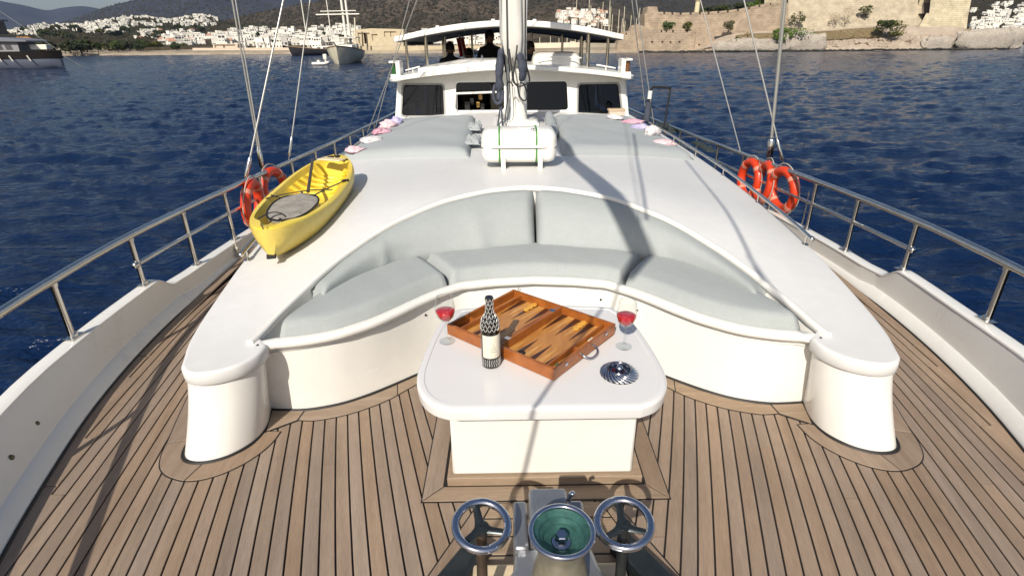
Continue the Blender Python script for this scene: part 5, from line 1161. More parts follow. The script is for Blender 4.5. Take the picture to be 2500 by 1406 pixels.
# boarding ladder and lashed gear on the right rail
lx = thing('boarding_ladder', (2.55, 8.2, .3), 'black tubular boarding ladder frame folded up over the right rail', 'ladder')
a1, a2 = ony(1578,300,8.2), ony(1620,318,7.9); t1, t2, t3 = ony(1588,222,8.2), ony(1610,214,8.1), ony(1637,216,7.9)
mb = MB(); mb.tube([tuple(p) for p in spline([a1, t1, t2, t3], 4)], .018, 8); mb.tube([tuple(t3), tuple(a2)], .013, 8); obj('frame', mb, BLACK, lx, 60)
mb = MB(); mb.tube([tuple(lerp(t1, a1, .0)), tuple(lerp(t1, a1, .25))], .032, 8); obj('white_sleeve', mb, GEL, lx, 60)
mb = MB(); mb.tube([tuple(lerp(t1, a1, .35)), tuple(lerp(t1, a1, .95))], .05, 8); obj('dark_wrap', mb, DBAG, lx, 60)
drape('stowed_net', (2.46, 8.9, .30), (.22, .9), 5, 'dark netting and lines heaped by the rail right of the wheelhouse', 'net', M('dark_net', (.02,.03,.032), .9, var=.4, vscale=30), .05, 0)
drape('stowed_net', (2.36, 6.9, .36), (.12, .7), 15, 'dark green netting lashed on the right rail beside the mattress', 'net', bpy.data.materials['dark_net'], .03, 0)
# crate on the sill of the right-hand window
cr = ony(1502, 278, 9.12); t = thing('crate', (cr[0], 9.0, .5), 'small pale box standing before the right-hand wheelhouse window', 'box')
mb = MB(); mb.obox((cr[0], 9.02, .50), (.25,.14,.15)); obj('box_body', mb, M('pale_carton', (.55,.45,.36), .7, var=.1, vscale=10), t, 20, bevel=.006)
mb = MB(); mb.obox((cr[0]-.005, 9.02, .585), (.27,.16,.03)); obj('lid', mb, M('tan_lid', (.50,.38,.25), .6), t, 20, bevel=.004)

# ---- rigging above the picture that throws the shadows across the foredeck
def shadow_spar(name, pts, rad, label, mat, cat='rigging'):
    mb = MB(); mb.tube(pts, rad, 12); return tag(obj(name, mb, mat, None, 60, org=pts[0]), label, cat)
SD = Vector((.37, 1.17, -1.0))
def lift(p, h): return Vector(p)-SD*h
b0 = lift(onz(1535, 672, .46), 2.9); b1 = lift(onz(1570, 618, .5), 2.9); b2 = lift(onroof(1497, 480), 2.85); b3 = lift(onroof(1398, 395), 2.95); b4 = lift(onroof(1345, 318, .08), 2.95)
boom = shadow_spar('staysail_boom', [b0, b1, b2, b3, b4], [.04, .065, .072, .07, .065], 'furled staysail on its boom above the foredeck', SAILM)
for e_ in (b1, b4):
    mm = MB(); mm.tube([e_, (0, 7.2, 9.5)], .004, 5); obj('topping_lift', mm, WIRE, boom, 60)
A_ = Vector(onz(1345, 935, .43)); Bv = Vector(onz(1545, 632, .47)); a_ = lift(A_, 1.6); c_ = lift(Bv, 2.3); dv = (c_-a_)
shadow_spar('headstay', [a_-dv*.9, c_+dv*.12], [.0075, .0075], 'headstay running up over the middle of the foredeck', WIRE)
for q0, q1, r, lb in ((onroof(1574,496),onroof(1548,332,.09),.010,'thin stay above the middle of the sun mattresses'),(onroof(1837,638),onroof(1682,402),.010,'thin stay above the right edge of the coachroof'),(onz(1955,790,.44),onroof(1837,638),.010,'thin stay above the right arm of the settee')):
    a_ = lift(q0, 2.6); c_ = lift(q1, 3.4); dv = c_-a_
    shadow_spar('headstay', [a_-dv*.1, c_+dv*.1], [r, r], lb, WIRE)
# ================================================================== FAR SHORE
HW = M('limewash', (.74,.71,.64), .8, var=.06, vscale=.4); HDK = M('house_window', (.05,.05,.055), .3); HPK = M('pink_roof_tile', (.42,.22,.14), .8); HCR = M('cream_render', (.55,.46,.36), .8)
def tof(prof, base, px, py): return (interp(px, base)-py)/max(1.0, interp(px, base)-smooth_tab(prof, px))
RD = dict(town=(town, [(330,104),(420,92),(500,84),(560,77),(640,73),(720,66),(760,62),(830,66),(920,76),(1000,84),(1150,80),(1260,70),(1330,38),(1400,26),(1470,30),(1530,52),(1600,86)], [(330,116),(1600,106)]),
          foot=(foot, [(-500,70),(-200,76),(0,84),(60,74),(120,61),(180,64),(240,52),(300,44),(345,43),(420,52),(470,40),(510,42),(560,54),(640,62),(700,72)], [(-500,114),(700,104)]),
          point=(point_hill, [(2290,20),(2350,-20),(2450,-50),(2600,-60),(3000,-60)], [(2290,112),(3000,96)]))
def on_ridge(which, px, py):
    f, pr, bs = RD[which]; t = tof(pr, bs, px, py); return f(px, min(1, max(0, t)))
def house_mesh(kind):
    mb = MB(); g = random.Random(kind)
    def storey(x0, y0, x1, y1, z0, z1, wins=3):
        mb.box((x0,y0,z0),(x1,y1,z1)); mb.box((x0-.12,y0-.12,z1-.02),(x1+.12,y1+.12,z1+.22))
        for i in range(wins):
            c = lerp(x0, x1, (i+.5)/wins); zc_ = (z0+z1)/2-.1; hw = .45 if g.random() < .7 else .8
            mb.box((c-hw,y0-.05,zc_-.65),(c+hw,y0+.1,zc_+.65), 1)
            mb.box((x0-.05,lerp(y0,y1,(i+.5)/wins)-.4,zc_-.6),(x0+.1,lerp(y0,y1,(i+.5)/wins)+.4,zc_+.6), 1)
    if kind == 0: storey(-3.5,-3,3.5,3,-3,2.8); storey(-3.5,-1.2,1.5,3,2.8,5.6,2)
    if kind == 1: storey(-2.8,-2.6,2.8,2.6,-3,5.4,2)
    if kind == 2: storey(-5,-2.6,5,2.6,-3,2.9,4); storey(-1,-1.5,5,2.6,2.9,5.7,3)
    if kind == 3: storey(-4,-3,1,3,-3,3,2); storey(1,-2,4.4,3,-3,5.8,2); mb.box((-4,-4.4,2.4),(1,-3,2.6)); mb.box((-3.9,-4.3,-3),(-3.6,-4,2.4)); mb.box((.6,-4.3,-3),(.9,-4,2.4))
    if kind == 4: storey(-3,-2.5,3,2.5,-3,2.9,3); mb.add([(-3.4,-2.9,3),(3.4,-2.9,3),(3.4,2.9,3),(-3.4,2.9,3),(-2,0,4.6),(2,0,4.6)], [(0,1,5,4),(1,2,5),(2,3,4,5),(3,0,4)], 2)
    me_o = obj('house', mb, [HW, HDK, HPK], None, 0); return me_o.data, me_o
PROTO = [house_mesh(k) for k in range(5)]
for _, o in PROTO: bpy.data.objects.remove(o)
PROTO = [m_ for m_, _ in PROTO]
hr = random.Random(21)
def region(which, n, f, sz, kinds, label, group):
    out = []
    for _ in range(n):
        px, py = f(); p = on_ridge(which, px, py); d = math.hypot(p[0], p[1]); out.append((p, d, sz*hr.uniform(.75, 1.25), hr.choice(kinds), label, group))
    return out
U_ = hr.uniform
def tri_(a, b_): return hr.triangular(a, b_)
H = []
def town_pt():
    while True:
        px = U_(540, 1000); top = interp(px, [(540,84),(600,78),(680,72),(760,68),(800,67),(860,72),(920,88),(1000,96)]); py = U_(top, 116)
        return px, py
H += region('town', 250, town_pt, .62, [0,1,2,3,0,2], 'small white flat-roofed house among many on the shore left of the mast', 'white houses of the shore town')
H += region('town', 60, lambda: (U_(1040, 1235), U_(82, 112)), .72, [0,1,2,3], 'small white house seen under the awning beyond the marina', 'white houses behind the marina')
H += region('town', 40, lambda: (U_(400, 560), U_(90, 112)), .72, [0,2,3,4], 'white house among trees behind the beach', 'white houses behind the beach')
def hill_a():
    px = U_(185, 312); return px, U_(interp(px, [(185,66),(240,54),(300,45),(312,47)]), interp(px, [(185,80),(240,84),(312,84)]))
far = region('foot', 190, hill_a, .52, [0,1,2,3], '', '')
far += region('foot', 46, lambda: (U_(24, 112), U_(64, 88)), .55, [0,1,2], '', '')
far += region('foot', 60, lambda: (U_(318, 400), hr.choice([U_(40, 47), U_(54, 66)])), .45, [0,1,2], '', '')
far += region('foot', 110, lambda: (U_(400, 530), U_(38, 66)), .46, [0,1,2], '', '')
far += region('foot', 50, lambda: (U_(320, 470), U_(78, 96)), .55, [0,2,4], '', '')
far += region('foot', 30, lambda: (U_(110, 200), U_(56, 78)), .45, [0,1], '', '')
far += region('town', 70, lambda: (U_(1360, 1480), U_(30, 64)), .62, [4,4,0,1], '', '')
def cape():
    px = U_(2374, 2520); return px, (U_(interp(px, [(2374,62),(2420,44),(2520,14)]), 99) if hr.random() < .8 else U_(14, 70))
far += region('point', 130, cape, .55, [0,2,3,1], '', '')
for p, d, s_, k, lb, gp in H[:300]:
    o = bpy.data.objects.new('house', PROTO[k]); COL.objects.link(o); o.location = p; o.scale = (s_, s_, s_*U_(.85, 1.1)); o.rotation_euler = (0, 0, -math.atan2(p[0], p[1])+U_(-.5, .5)); tag(o, lb, 'house', gp)
def merged(name, items, label):
    vs_, fs_, ms_ = [], [], []; off = 0
    for p, d, s_, k, *_ in items:
        me = PROTO[k]; co = np.empty(len(me.vertices)*3); me.vertices.foreach_get('co', co); co = co.reshape(-1, 3)*s_; a = -math.atan2(p[0], p[1])+U_(-.5, .5)
        co = co @ np.array([[math.cos(a), math.sin(a), 0], [-math.sin(a), math.cos(a), 0], [0, 0, 1]])+np.array(p); vs_.append(co)
        for pl in me.polygons: fs_.append(tuple(v+off for v in pl.vertices)); ms_.append(pl.material_index)
        off += len(co)
    me = bpy.data.meshes.new(name); me.from_pydata(np.vstack(vs_).tolist(), [], fs_)
    for m_ in (HW, HDK, HPK): me.materials.append(m_)
    me.polygons.foreach_set('material_index', ms_); o = bpy.data.objects.new(name, me); COL.objects.link(o); return tag(o, label, 'houses', None, 'stuff')
merged('hillside_houses', far+H[300:], 'countless tiny white houses scattered over the far hillsides')

# ---- trees and scrub
LEAF = M('foliage_dark', (.022,.032,.012), .8, vscale=.35, col2=(.05,.062,.022), rand=.25, spec=.2); LEAFB = M('foliage_olive', (.055,.06,.02), .8, vscale=.4, col2=(.12,.115,.045), rand=.2, spec=.2)
LEAFG = M('foliage_green', (.05,.085,.018), .8, vscale=.5, col2=(.10,.14,.035), rand=.15, spec=.2); DRY = M('dry_brush', (.22,.17,.09), .9, vscale=.5, col2=(.34,.27,.15), rand=.1, spec=.1); BARK = M('bark', (.09,.07,.05), .9, var=.3, vscale=4)
def leafcloud(mb, c, rad, n, size, g, up=.0):
    cl = [(g.gauss(0,.5), g.gauss(0,.5), g.gauss(.1,.5)) for _ in range(9)]
    for i in range(n):
        b_ = g.choice(cl); v = Vector((b_[0]+g.gauss(0,.28), b_[1]+g.gauss(0,.28), b_[2]+g.gauss(0,.28)))
        if v.length > 1.05: v = v.normalized()*g.uniform(.8, 1.08)
        p = Vector((c[0]+v.x*rad[0], c[1]+v.y*rad[1], c[2]+v.z*rad[2])); a = Vector((g.gauss(0,1), g.gauss(0,1), g.gauss(0,1)+up)).normalized(); b2 = a.orthogonal().normalized(); s_ = size*g.uniform(.6, 1.4)
        c2 = a.cross(b2); mb.add([p+a*s_, p+b2*s_*.6, p-a*s_, p-b2*s_*.6], [(0,1,2,3)])
def tree_proto(seed, kind):
    g = random.Random(seed); t = bpy.data.objects.new('tree', None); COL.objects.link(t); ORG[t] = Vector((0,0,0))
    mb = MB(); h = {0:.7, 1:1.6, 2:.3}[kind]; mb.tube([(0,0,-1.5),(.1,.1,h*.5),(.25*g.uniform(-1,1),.2,h)], [.22,.17,.10], 6)
    for q in range(4): a = g.uniform(0, 6.3); mb.tube([(.1,.1,h*.7),(math.cos(a)*.9,math.sin(a)*.9,h+.9)], [.08,.04], 5)
    obj('trunk', mb, BARK, t, 80)
    mb = MB(); r = {0:(2.3,2.3,1.7), 1:(1.5,1.5,2.6), 2:(2.8,2.4,1.5)}[kind]; leafcloud(mb, (0,0,h+r[2]*.62), r, 420, .42, g); obj('crown', mb, LEAF if kind != 2 else LEAFB, t, 0, recalc=False); return t
TP = [tree_proto(s_, k) for s_, k in ((1,0),(2,1),(3,2),(4,0))]; used = set()
def plant_tree(k, p, s_, label, group):
    if k not in used: o = TP[k]; o.location = p; o.scale = (s_,)*3; used.add(k); tag(o, label, 'tree', group)
    else: o = dup(TP[k], p, U_(0, 6.28), s_, None, label, group); o['category'] = 'tree'
    return o
def shore_pt(px, py): d = ray(px, py); z = SEA+1.9; return CAM+d*((z-CAM[2])/d[2]) if d[2] < -.004 else ondist(px, py, 320)
for i in range(70):
    px = U_(165, 455) if i < 54 else U_(60, 200); D_ = U_(312, 375); q = ondist(px, 100, D_); q[2] = SEA+1.9; plant_tree(hr.choice([0,2,3,2]), q, U_(.8, 1.35)*(1 if px < 380 else .75), 'dark bushy tree in the belt of trees behind the beach', 'trees behind the beach')
for i in range(44):
    px = U_(560, 1000); q = on_ridge('town', px, U_(86, 114)); plant_tree(hr.choice([1,0,3]), q, U_(.5, .95), 'dark tree standing among the white houses of the shore town', 'trees in the town')
for i in range(36):
    px = U_(60, 540); q = on_ridge('foot', px, U_(70, 100)); plant_tree(hr.choice([0,3,2]), q, U_(1.0, 1.9), 'dark tree on the lower slope of the foothills', 'trees on the foothills')
for k in range(4):
    if k not in used: plant_tree(k, on_ridge('town', 700+k*30, 100), .7, 'dark tree standing among the white houses of the shore town', 'trees in the town')
# scrub over the brown hillside: dots nobody could count
mb = MB(); g = random.Random(9)
def shrub(p, s_):
    b_ = [Vector(p)+Vector((g.gauss(0,.25)*s_*k, g.gauss(0,.25)*s_*k, 0)) for k in range(1)]
    for c in b_:
        v = [c+Vector((s_*g.uniform(.6,1.2),0,0)), c+Vector((0,s_*g.uniform(.6,1.2),0)), c-Vector((s_*g.uniform(.6,1.2),0,0)), c-Vector((0,s_*g.uniform(.6,1.2),0)), c+Vector((0,0,s_*g.uniform(.6,1.1)))]
        mb.add(v, [(0,1,4),(1,2,4),(2,3,4),(3,0,4)])
for i in range(6500):
    px = g.uniform(500, 1480); t = g.random()**.8; q = hill_brown(px, t); shrub(q, g.uniform(1.0, 3.0) if g.random() < .85 else 4.5)
for i in range(2500): q = hill_grey(g.uniform(1300, 2400), g.random()); shrub(q, g.uniform(2.5, 6))
for i in range(2500): q = foot(g.uniform(-100, 690), g.random()); shrub(q, g.uniform(1.0, 3.2))
for i in range(900): q = point_hill(g.uniform(2340, 2560), g.random()); shrub(q, g.uniform(1.2, 2.6))
for i in range(3500): q = hill_big(g.triangular(60, 760, 230), g.random()); shrub(q, g.uniform(3, 9))
tag(obj('scrub', mb, M('scrub_leaf', (.022,.022,.013), .9, vscale=.02, col2=(.045,.036,.022), spec=.1), None, 0, recalc=False), 'dark scrub dotted over the hillsides', 'scrub', None, 'stuff')

# ---- quay and marina
STONEQ = M('quay_stone', (.46,.38,.26), .85, vscale=.5, col2=(.56,.48,.33), fine=.15)
def wallpx(name, pts, Y, depth, mat, label, cat, parent=None, holes=()):
    """a wall standing in the plane y = Y, outlined where it was measured, with real thickness"""
    o2 = [(float(ony(px, py, Y)[0]), float(ony(px, py, Y)[2])) for px, py in pts]; hs_ = []
    for px, py, w, h in holes:
        c = ony(px, py, Y); hs_.append([(c[0]-w/2, c[2]-h/2), (c[0]+w/2, c[2]-h/2), (c[0]+w/2, c[2]+h/2), (c[0]-w/2, c[2]+h/2)])
    mb = MB(); holed_wall(mb, o2, hs_, lambda u, v, d: (u, Y+d, v), depth)
    for hole in hs_: mb.add([(u, Y+min(depth*.5, .7), v) for u, v in hole], [(0,1,2,3)], 0)
    o = obj(name, mb, mat, parent, 0)
    return tag(o, label, cat) if label else o
wallpx('quay_wall', [(840,132),(842,119),(870,114),(1010,113),(1240,112),(1240,131)], 236, 4, STONEQ, 'long yellowish stone quay behind the gulets', 'quay')
wallpx('quay_wall', [(880,132),(884,124),(1240,123),(1240,132)], 233, 2.5, M('quay_stone_dark', (.36,.30,.21), .85, vscale=.6, col2=(.44,.37,.26)), 'lower brownish quay step at the water behind the gulets', 'quay')
wallpx('breakwater', [(1240,131),(1240,107),(1420,104),(1424,130)], 226, 6, M('cream_stone', (.60,.52,.40), .8, vscale=.3, col2=(.66,.60,.48)), 'cream breakwater wall seen under the awning right of the mast', 'quay')
wallpx('beach_wall', [(470,124),(470,118),(700,117),(760,124)], 262, 2, HCR, 'low pale wall along the back of the beach', 'wall')
wallpx('harbour_building', [(862,113),(862,74),(905,70),(985,72),(985,113)], 300, 10, STONEQ, 'square stone building with dark windows behind the quay', 'building', None, [(884,94,4,5),(896,94,3,5),(915,92,3,3),(945,84,3,2.5),(960,84,3,2.5)])
wallpx('harbour_building', [(1418,130),(1420,92),(1500,95),(1510,130)], 222, 12, M('grey_render', (.27,.245,.19), .85, vscale=.3, col2=(.32,.29,.23)), 'plain grey-beige building under the right end of the awning', 'building')
wallpx('shore_kiosk', [(520,121),(520,108),(580,107),(580,121)], 285, 6, HCR, 'long low pavilion with a dark open front behind the beach', 'building', None, [(535,115,4.4,2),(560,115,6,2)])
SAILB = M('boat_white', (.72,.69,.60), .4); POLE = M('mast_cream', (.66,.60,.46), .45); HULLD = M('boat_dark', (.02,.022,.03), .3)
def hull_mesh(mb, L, B, hbow, hst, draft=.3, fine=1.0, flare_=.25):
    rings = []
    for i in range(13):
        t = i/12; w = B/2*(1-max(0, (t-.45)/.55)**2.2)**(.8*fine)*(.82+.18*min(1, t/.3)); hh = lerp(hst, hbow, t**2)+.0
        w = max(.03, w); x = -L/2+L*t
        rings.append([(x+max(0,t-.7)*L*.06, w*(1+flare_*max(0,t-.5)), hh), (x, w*.93, hh*.45), (x-max(0,t-.8)*L*.12, w*.6, 0), (x-max(0,t-.8)*L*.3, 0, -draft), (x-max(0,t-.8)*L*.12, -w*.6, 0), (x, -w*.93, hh*.45), (x+max(0,t-.7)*L*.06, -w*(1+flare_*max(0,t-.5)), hh)])
    mb.loft(rings, True); return mb
def sailboat_proto():
    t = bpy.data.objects.new('moored_sailboat', None); COL.objects.link(t); ORG[t] = Vector((0,0,0))
    mb = MB(); hull_mesh(mb, 10, 3.2, 1.5, 1.1); obj('hull', mb, SAILB, t, 40)
    mb = MB(); mb.loft([[(-2.5,-1,1.1),(2.2,-.8,1.2),(2.2,.8,1.2),(-2.5,1,1.1)],[(-2.3,-.8,1.75),(1.4,-.6,1.6),(1.4,.6,1.6),(-2.3,.8,1.75)]]); obj('cabin', mb, SAILB, t, 30)
    mb = MB(); mb.tube([(.6,0,1.2),(.6,0,14)], [.20,.15], 6); mb.bar((.6,0,2.4),(-3.6,0,2.5),.28,.32); mb.bar((.6,-1,8),(.6,1,8),.08,.08); obj('mast', mb, POLE, t, 60); return t
SP = sailboat_proto(); first = True
MASTS = [(1402,-6),(1434,-8),(1440,14),(1455,19),(1467,6),(1480,3),(1485,17),(1505,24),(1517,17),(1537,38),(1546,46),(1553,20),(1566,43),(1372,44),(1386,34),(1420,24),(1426,40),(1448,34),(1475,30),(1492,36),(1512,46),(1524,52),(960,84),(975,88),(1002,82),(1020,90),(1080,92),(1150,90),(1320,92),(1345,90),(1365,94)]
ORD = ['first','second','third','fourth','fifth','sixth','seventh','eighth','ninth','tenth','eleventh','twelfth','thirteenth','fourteenth','fifteenth','sixteenth','seventeenth','eighteenth','nineteenth','twentieth','twenty-first','twenty-second','twenty-third','twenty-fourth','twenty-fifth']
RNK = {px: i for i, px in enumerate(sorted([a for a, _ in MASTS if a > 1350], reverse=True))}
RNL = {px: i for i, px in enumerate(sorted([a for a, _ in MASTS if a < 1200]))}
RNM = {px: i for i, px in enumerate(sorted([a for a, _ in MASTS if 1200 < a < 1350]))}
for i, (px, py) in enumerate(MASTS):
    D_ = 246 + (i*7 % 23); foot_ = ondist(px, 122, D_); foot_[2] = SEA+.0; top_ = ondist(px, py, D_); s_ = (top_[2]-SEA)/14.0
    ls = 'sailboat in the marina, its bare mast the %s counted leftward from the castle gate tower' % ORD[RNK[px]] if px > 1350 else ('sailboat with a short mast beyond the quay, %s from the stone harbour building' % ORD[RNL[px]] if px < 1200 else 'sailboat seen under the awning, %s to the right of the yacht mast' % ORD[RNM[px]])
    gp = 'sailboats moored in the marina'
    if first: o = SP; first = False
    else: o = dup(SP)
    o.location = foot_; o.scale = (.75, .75, s_); o.rotation_euler = (0, 0, U_(0, 6.28)); tag(o, ls, 'sailboat', gp)
for px, pt, pb in ((857,58,113),(868,44,114),(886,78,114),(897,84,114)):
    a = ondist(px, pb, 240); b_ = ondist(px-2, pt, 240); mb = MB(); mb.tube([a, b_], [.34,.24], 8); tag(obj('quay_post', mb, POLE if px < 870 else BARK, None, 60, org=a), 'tall cream post on the quay right of the gulet' if px == 868 else ('shorter cream post on the quay beside the tall one' if px == 857 else 'dark timber post on the quay, the %s of two' % ('left' if px == 886 else 'right')), 'post', 'posts on the quay')

# ---- gulet at anchor, bow on
HG = M('gulet_cream_hull', (.60,.56,.42), .45, var=.12, vscale=.8); WOODB2 = M('gulet_wood', (.22,.13,.06), .5, var=.2, vscale=1)  # one even cream colour over the whole hull
def gulet(loc, rz, L, B, hb, hs, hullmat, label, cab=True, masts=((3.5,20),(-5,17)), yards=True, yaw_=0, mr=.2):
    t = thing('gulet', loc, label, 'boat'); Mx = Matrix.Translation(loc) @ Matrix.Rotation(rz, 4, 'Z')
    def P(mb): mb.v = [tuple(Mx @ Vector(v)) for v in mb.v]; return mb
    mb = MB(); hull_mesh(mb, L, B, hb, hs, .4, .85, .3); obj('hull', P(mb), hullmat, t, 40)
    mb = MB(); rl = []; 
    for s_ in (-1, 1):
        pts = []
        for i in range(13):
            tt = i/12; w = max(.03, B/2*(1-max(0, (tt-.45)/.55)**2.2)**(.8*.85)*(.82+.18*min(1, tt/.3)))*(1+.3*max(0,tt-.5)); pts.append((-L/2+L*tt+max(0,tt-.7)*L*.06, s_*w, lerp(hs, hb, tt**2)+.06))
        mb.tube(pts, .11, 6)
    obj('cap_rail', P(mb), WOODB2, t, 60)
    mb = MB(); mb.tube([(L*.50,0,hb),(L*.64,0,hb+.9)], [.16,.08], 6); obj('bowsprit', P(mb), SAILB, t, 60)
    if cab:
        mb = MB(); mb.loft([[(-L*.34,-B*.34,hs*.7),(L*.16,-B*.32,hs*.8),(L*.16,B*.32,hs*.8),(-L*.34,B*.34,hs*.7)],[(-L*.33,-B*.3,hs+1.5),(L*.12,-B*.28,hs+1.25),(L*.12,B*.28,hs+1.25),(-L*.33,B*.3,hs+1.5)]]); cabin = obj('deckhouse', P(mb), SAILB, t, 30)
        for s_ in (-1, 1):
            for q in range(4): mb = MB(); x = -L*.26+q*L*.09; mb.box((x,s_*B*.318-.05,hs+.35),(x+L*.05,s_*B*.318+.05,hs+.9)); obj('window', P(mb), HDK, cabin, 0)
        for q in (-.16, .16): mb = MB(); mb.box((L*.142,q*B-.5,hs+.45),(L*.152,q*B+.5,hs+.95)); obj('window', P(mb), HDK, cabin, 0)
        mb = MB(); mb.box((-L*.42,-B*.36,hs+2.7),(-L*.06,B*.36,hs+2.85)); obj('sun_awning', P(mb), SAILB, t, 0)
        for x in (-L*.41,-L*.08):
            for y in (-B*.33,B*.33): mb = MB(); mb.tube([(x,y,hs),(x,y,hs+2.75)], .06, 6); obj('awning_post', P(mb), SAILB, t, 60)
    for x, h in masts:
        mb = MB(); mb.tube([(x,0,hs*.6),(x,0,h)], [mr,mr*.7], 8); mt = obj('mast', P(mb), SAILB, t, 60)
    if yards:
        for z, w in yards:
            mb = MB(); a = (masts[0][0]+.3,-w*1.0,z); b_ = (masts[0][0]+.3,w*.62,z+.1)
            mb.v = []; mb.tube([a, b_], .13, 6); obj('yard', P(mb), SAILB, t, 60)
    return t
q = onz(818, 157, SEA); D0 = math.hypot(q[0], q[1])
zy = lambda py, px=836: float(ondist(px, py, D0+6)[2]-SEA)
gulet((q[0]+.2, q[1]+8.0, SEA), R_(-90)+.10, 19, 6.6, 3.3, 2.2, HG, 'white gulet lying bow on, with two masts and cross yards, left of the wheelhouse', True, ((-3.0,24),(-8.5,23)), ((zy(26), 4.6),(zy(34), 5.6)), mr=.3)
q = onz(765, 136, SEA); gulet((q[0]+2, q[1]+4, SEA), R_(180)+.2, 22, 6, 3.0, 1.7, M('gulet_dark_hull', (.03,.03,.035), .4, var=.2, vscale=.7), 'dark hulled gulet behind the bow-on one, its black bow pointing left', True, ((4.5,22),(-4,20)), None, mr=.22)
# tender beside it
q = onz(785, 160, SEA); t = thing('tender', (q[0], q[1], SEA), 'small white inflatable tender with an outboard beside the bow-on gulet', 'dinghy')
mb = MB(); mb.tube([tuple(p) for p in spline([(q[0]-1.6,q[1]-.5,SEA+.3),(q[0]+.7,q[1]-.55,SEA+.32),(q[0]+1.4,q[1],SEA+.5),(q[0]+.7,q[1]+.55,SEA+.32),(q[0]-1.6,q[1]+.5,SEA+.3)], 4)], .26, 8); obj('tube', mb, SAILB, t, 60)
mb = MB(); mb.obox((q[0]-.1,q[1],SEA+.24),(2.6,.9,.06)); obj('floor', mb, HDK, t, 0)
mb = MB(); mb.obox((q[0]+.9,q[1],SEA+1.5),(.7,.5,.95)); mb.obox((q[0]+.9,q[1],SEA+.8),(.3,.3,.9)); obj('outboard', mb, SAILB, t, 30, bevel=.1)
mb = MB(); mb.obox((q[0]-.4,q[1],SEA+.65),(.5,.8,.5)); obj('seat', mb, SAILB, t, 30, bevel=.05)
q = onz(1176, 133, SEA); t = thing('motor_boat', (q[0], q[1], SEA), 'small motor boat with a dark hull moored under the awning view', 'boat')
mb = MB(); hull_mesh(mb, 7, 2.4, 1.5, 1.0); mb.v = [(q[0]-v[0], q[1]+v[1], SEA+v[2]) for v in mb.v]; obj('hull', mb, HULLD, t, 40)
mb = MB(); mb.loft([[(q[0]-1.8,q[1]-.9,SEA+1.1),(q[0]+3,q[1]-.9,SEA+1.1),(q[0]+3,q[1]+.9,SEA+1.1),(q[0]-1.8,q[1]+.9,SEA+1.1)],[(q[0]-.6,q[1]-.7,SEA+2.2),(q[0]+2.4,q[1]-.7,SEA+2.3),(q[0]+2.4,q[1]+.7,SEA+2.3),(q[0]-.6,q[1]+.7,SEA+2.2)]]); obj('cabin', mb, SAILB, t, 30)

# ---- motor yacht at the left edge
MYH = M('yacht_lower_hull', (.17,.19,.245), .4, var=.05, vscale=.6); MYB = M('yacht_bulwark', (.014,.011,.009), .6, var=.15, vscale=.8, spec=.15); MYR = M('yacht_roof', (.15,.16,.19), .5); MYS = M('yacht_upper_grey', (.20,.20,.215), .5)  # plain greys for lower hull, roof and superstructure, near black for the bulwark
q = onz(150, 166, SEA); D0 = math.hypot(q[0], q[1]); dirv = Vector((math.cos(R_(8)), math.sin(R_(8)), 0))
def my(u, v, z): p = Vector((q[0], q[1], SEA))-dirv*u+Vector((-dirv.y, dirv.x, 0))*v; return (p.x, p.y, p.z+z)
t = thing('motor_yacht', (q[0], q[1], SEA), 'large grey motor yacht with a dark bulwark band, cut by the left edge', 'boat')
def loftu(us, prof, mb=None):
    mb = mb or MB(); rings = []
    for u in us: rings.append([my(u, v, z) for v, z in prof(u)])
    mb.loft(rings); return mb
def wid(u): return 3.4*min(1, (max(0, u+.6)/7.5))**.5+.05
US = [-.5,.2,1,2,3.5,5,8,12,17,24]
obj('hull', loftu(US, lambda u: [(-wid(u),1.75+.1*max(0,2-u)*.2),(-wid(u)*.9,.6),(-wid(u)*.55*min(1,max(.05,(u-.3)/3)),-.5),(wid(u)*.55*min(1,max(.05,(u-.3)/3)),-.5),(wid(u)*.9,.6),(wid(u),1.75+.1*max(0,2-u)*.2)]), MYH, t, 40)
obj('bulwark', loftu([-.9]+US[1:], lambda u: [(-wid(u)-.12,3.0+.35*max(0,3-u)*.12),(-wid(u)-.04,1.7),(wid(u)+.04,1.7),(wid(u)+.12,3.0+.35*max(0,3-u)*.12)]), MYB, t, 40)
sup = obj('superstructure', loftu([4.6,5.4,7,12,18,24], lambda u: [(-2.6,4.6),(-2.75,2.8),(2.75,2.8),(2.6,4.6)]), MYS, t, 30)
for u0 in (5.6,7.2,8.7,10.2,11.7,13.4,15.0):
    mb = MB(); mb.add([my(u0, -2.74, 3.3), my(u0+1.1, -2.74, 3.3), my(u0+1.3, -2.66, 4.35), my(u0+.25, -2.66, 4.35), my(u0, -2.6, 3.3), my(u0+1.1, -2.6, 3.3), my(u0+1.3, -2.5, 4.35), my(u0+.25, -2.5, 4.35)], [(0,1,2,3),(4,5,6,7),(0,1,5,4),(1,2,6,5),(2,3,7,6),(3,0,4,7)]); obj('window', mb, HDK, sup, 0)
obj('roof', loftu([2.6,3.2,6,12,24], lambda u: [(-3.3,4.6+.02*u),(-3.3,4.95+.065*u-.2*max(0,4-u)),(3.3,4.95+.065*u-.2*max(0,4-u)),(3.3,4.6+.02*u)]), MYR, t, 30)
mb = loftu([8.5,9.0,14,24], lambda u: [(-2.2,6.0),(-2.2,8.2),(2.2,8.2),(2.2,6.0)]); obj('flybridge', mb, HDK, t, 20)
mb = loftu([8.0,8.3,24], lambda u: [(-2.6,8.2),(-2.6,8.5),(2.6,8.5),(2.6,8.2)]); obj('hard_top', mb, MYR, t, 20)
for u0, w in ((1.2,1.2),(2.6,1.8)): mb = MB(); a = my(u0, -.6, 3.0); mb.obox((a[0], a[1], a[2]+.7), (w, 1.5, .9), R_(8)); obj('deck_seat', mb, SAILB, t, 20, bevel=.1)
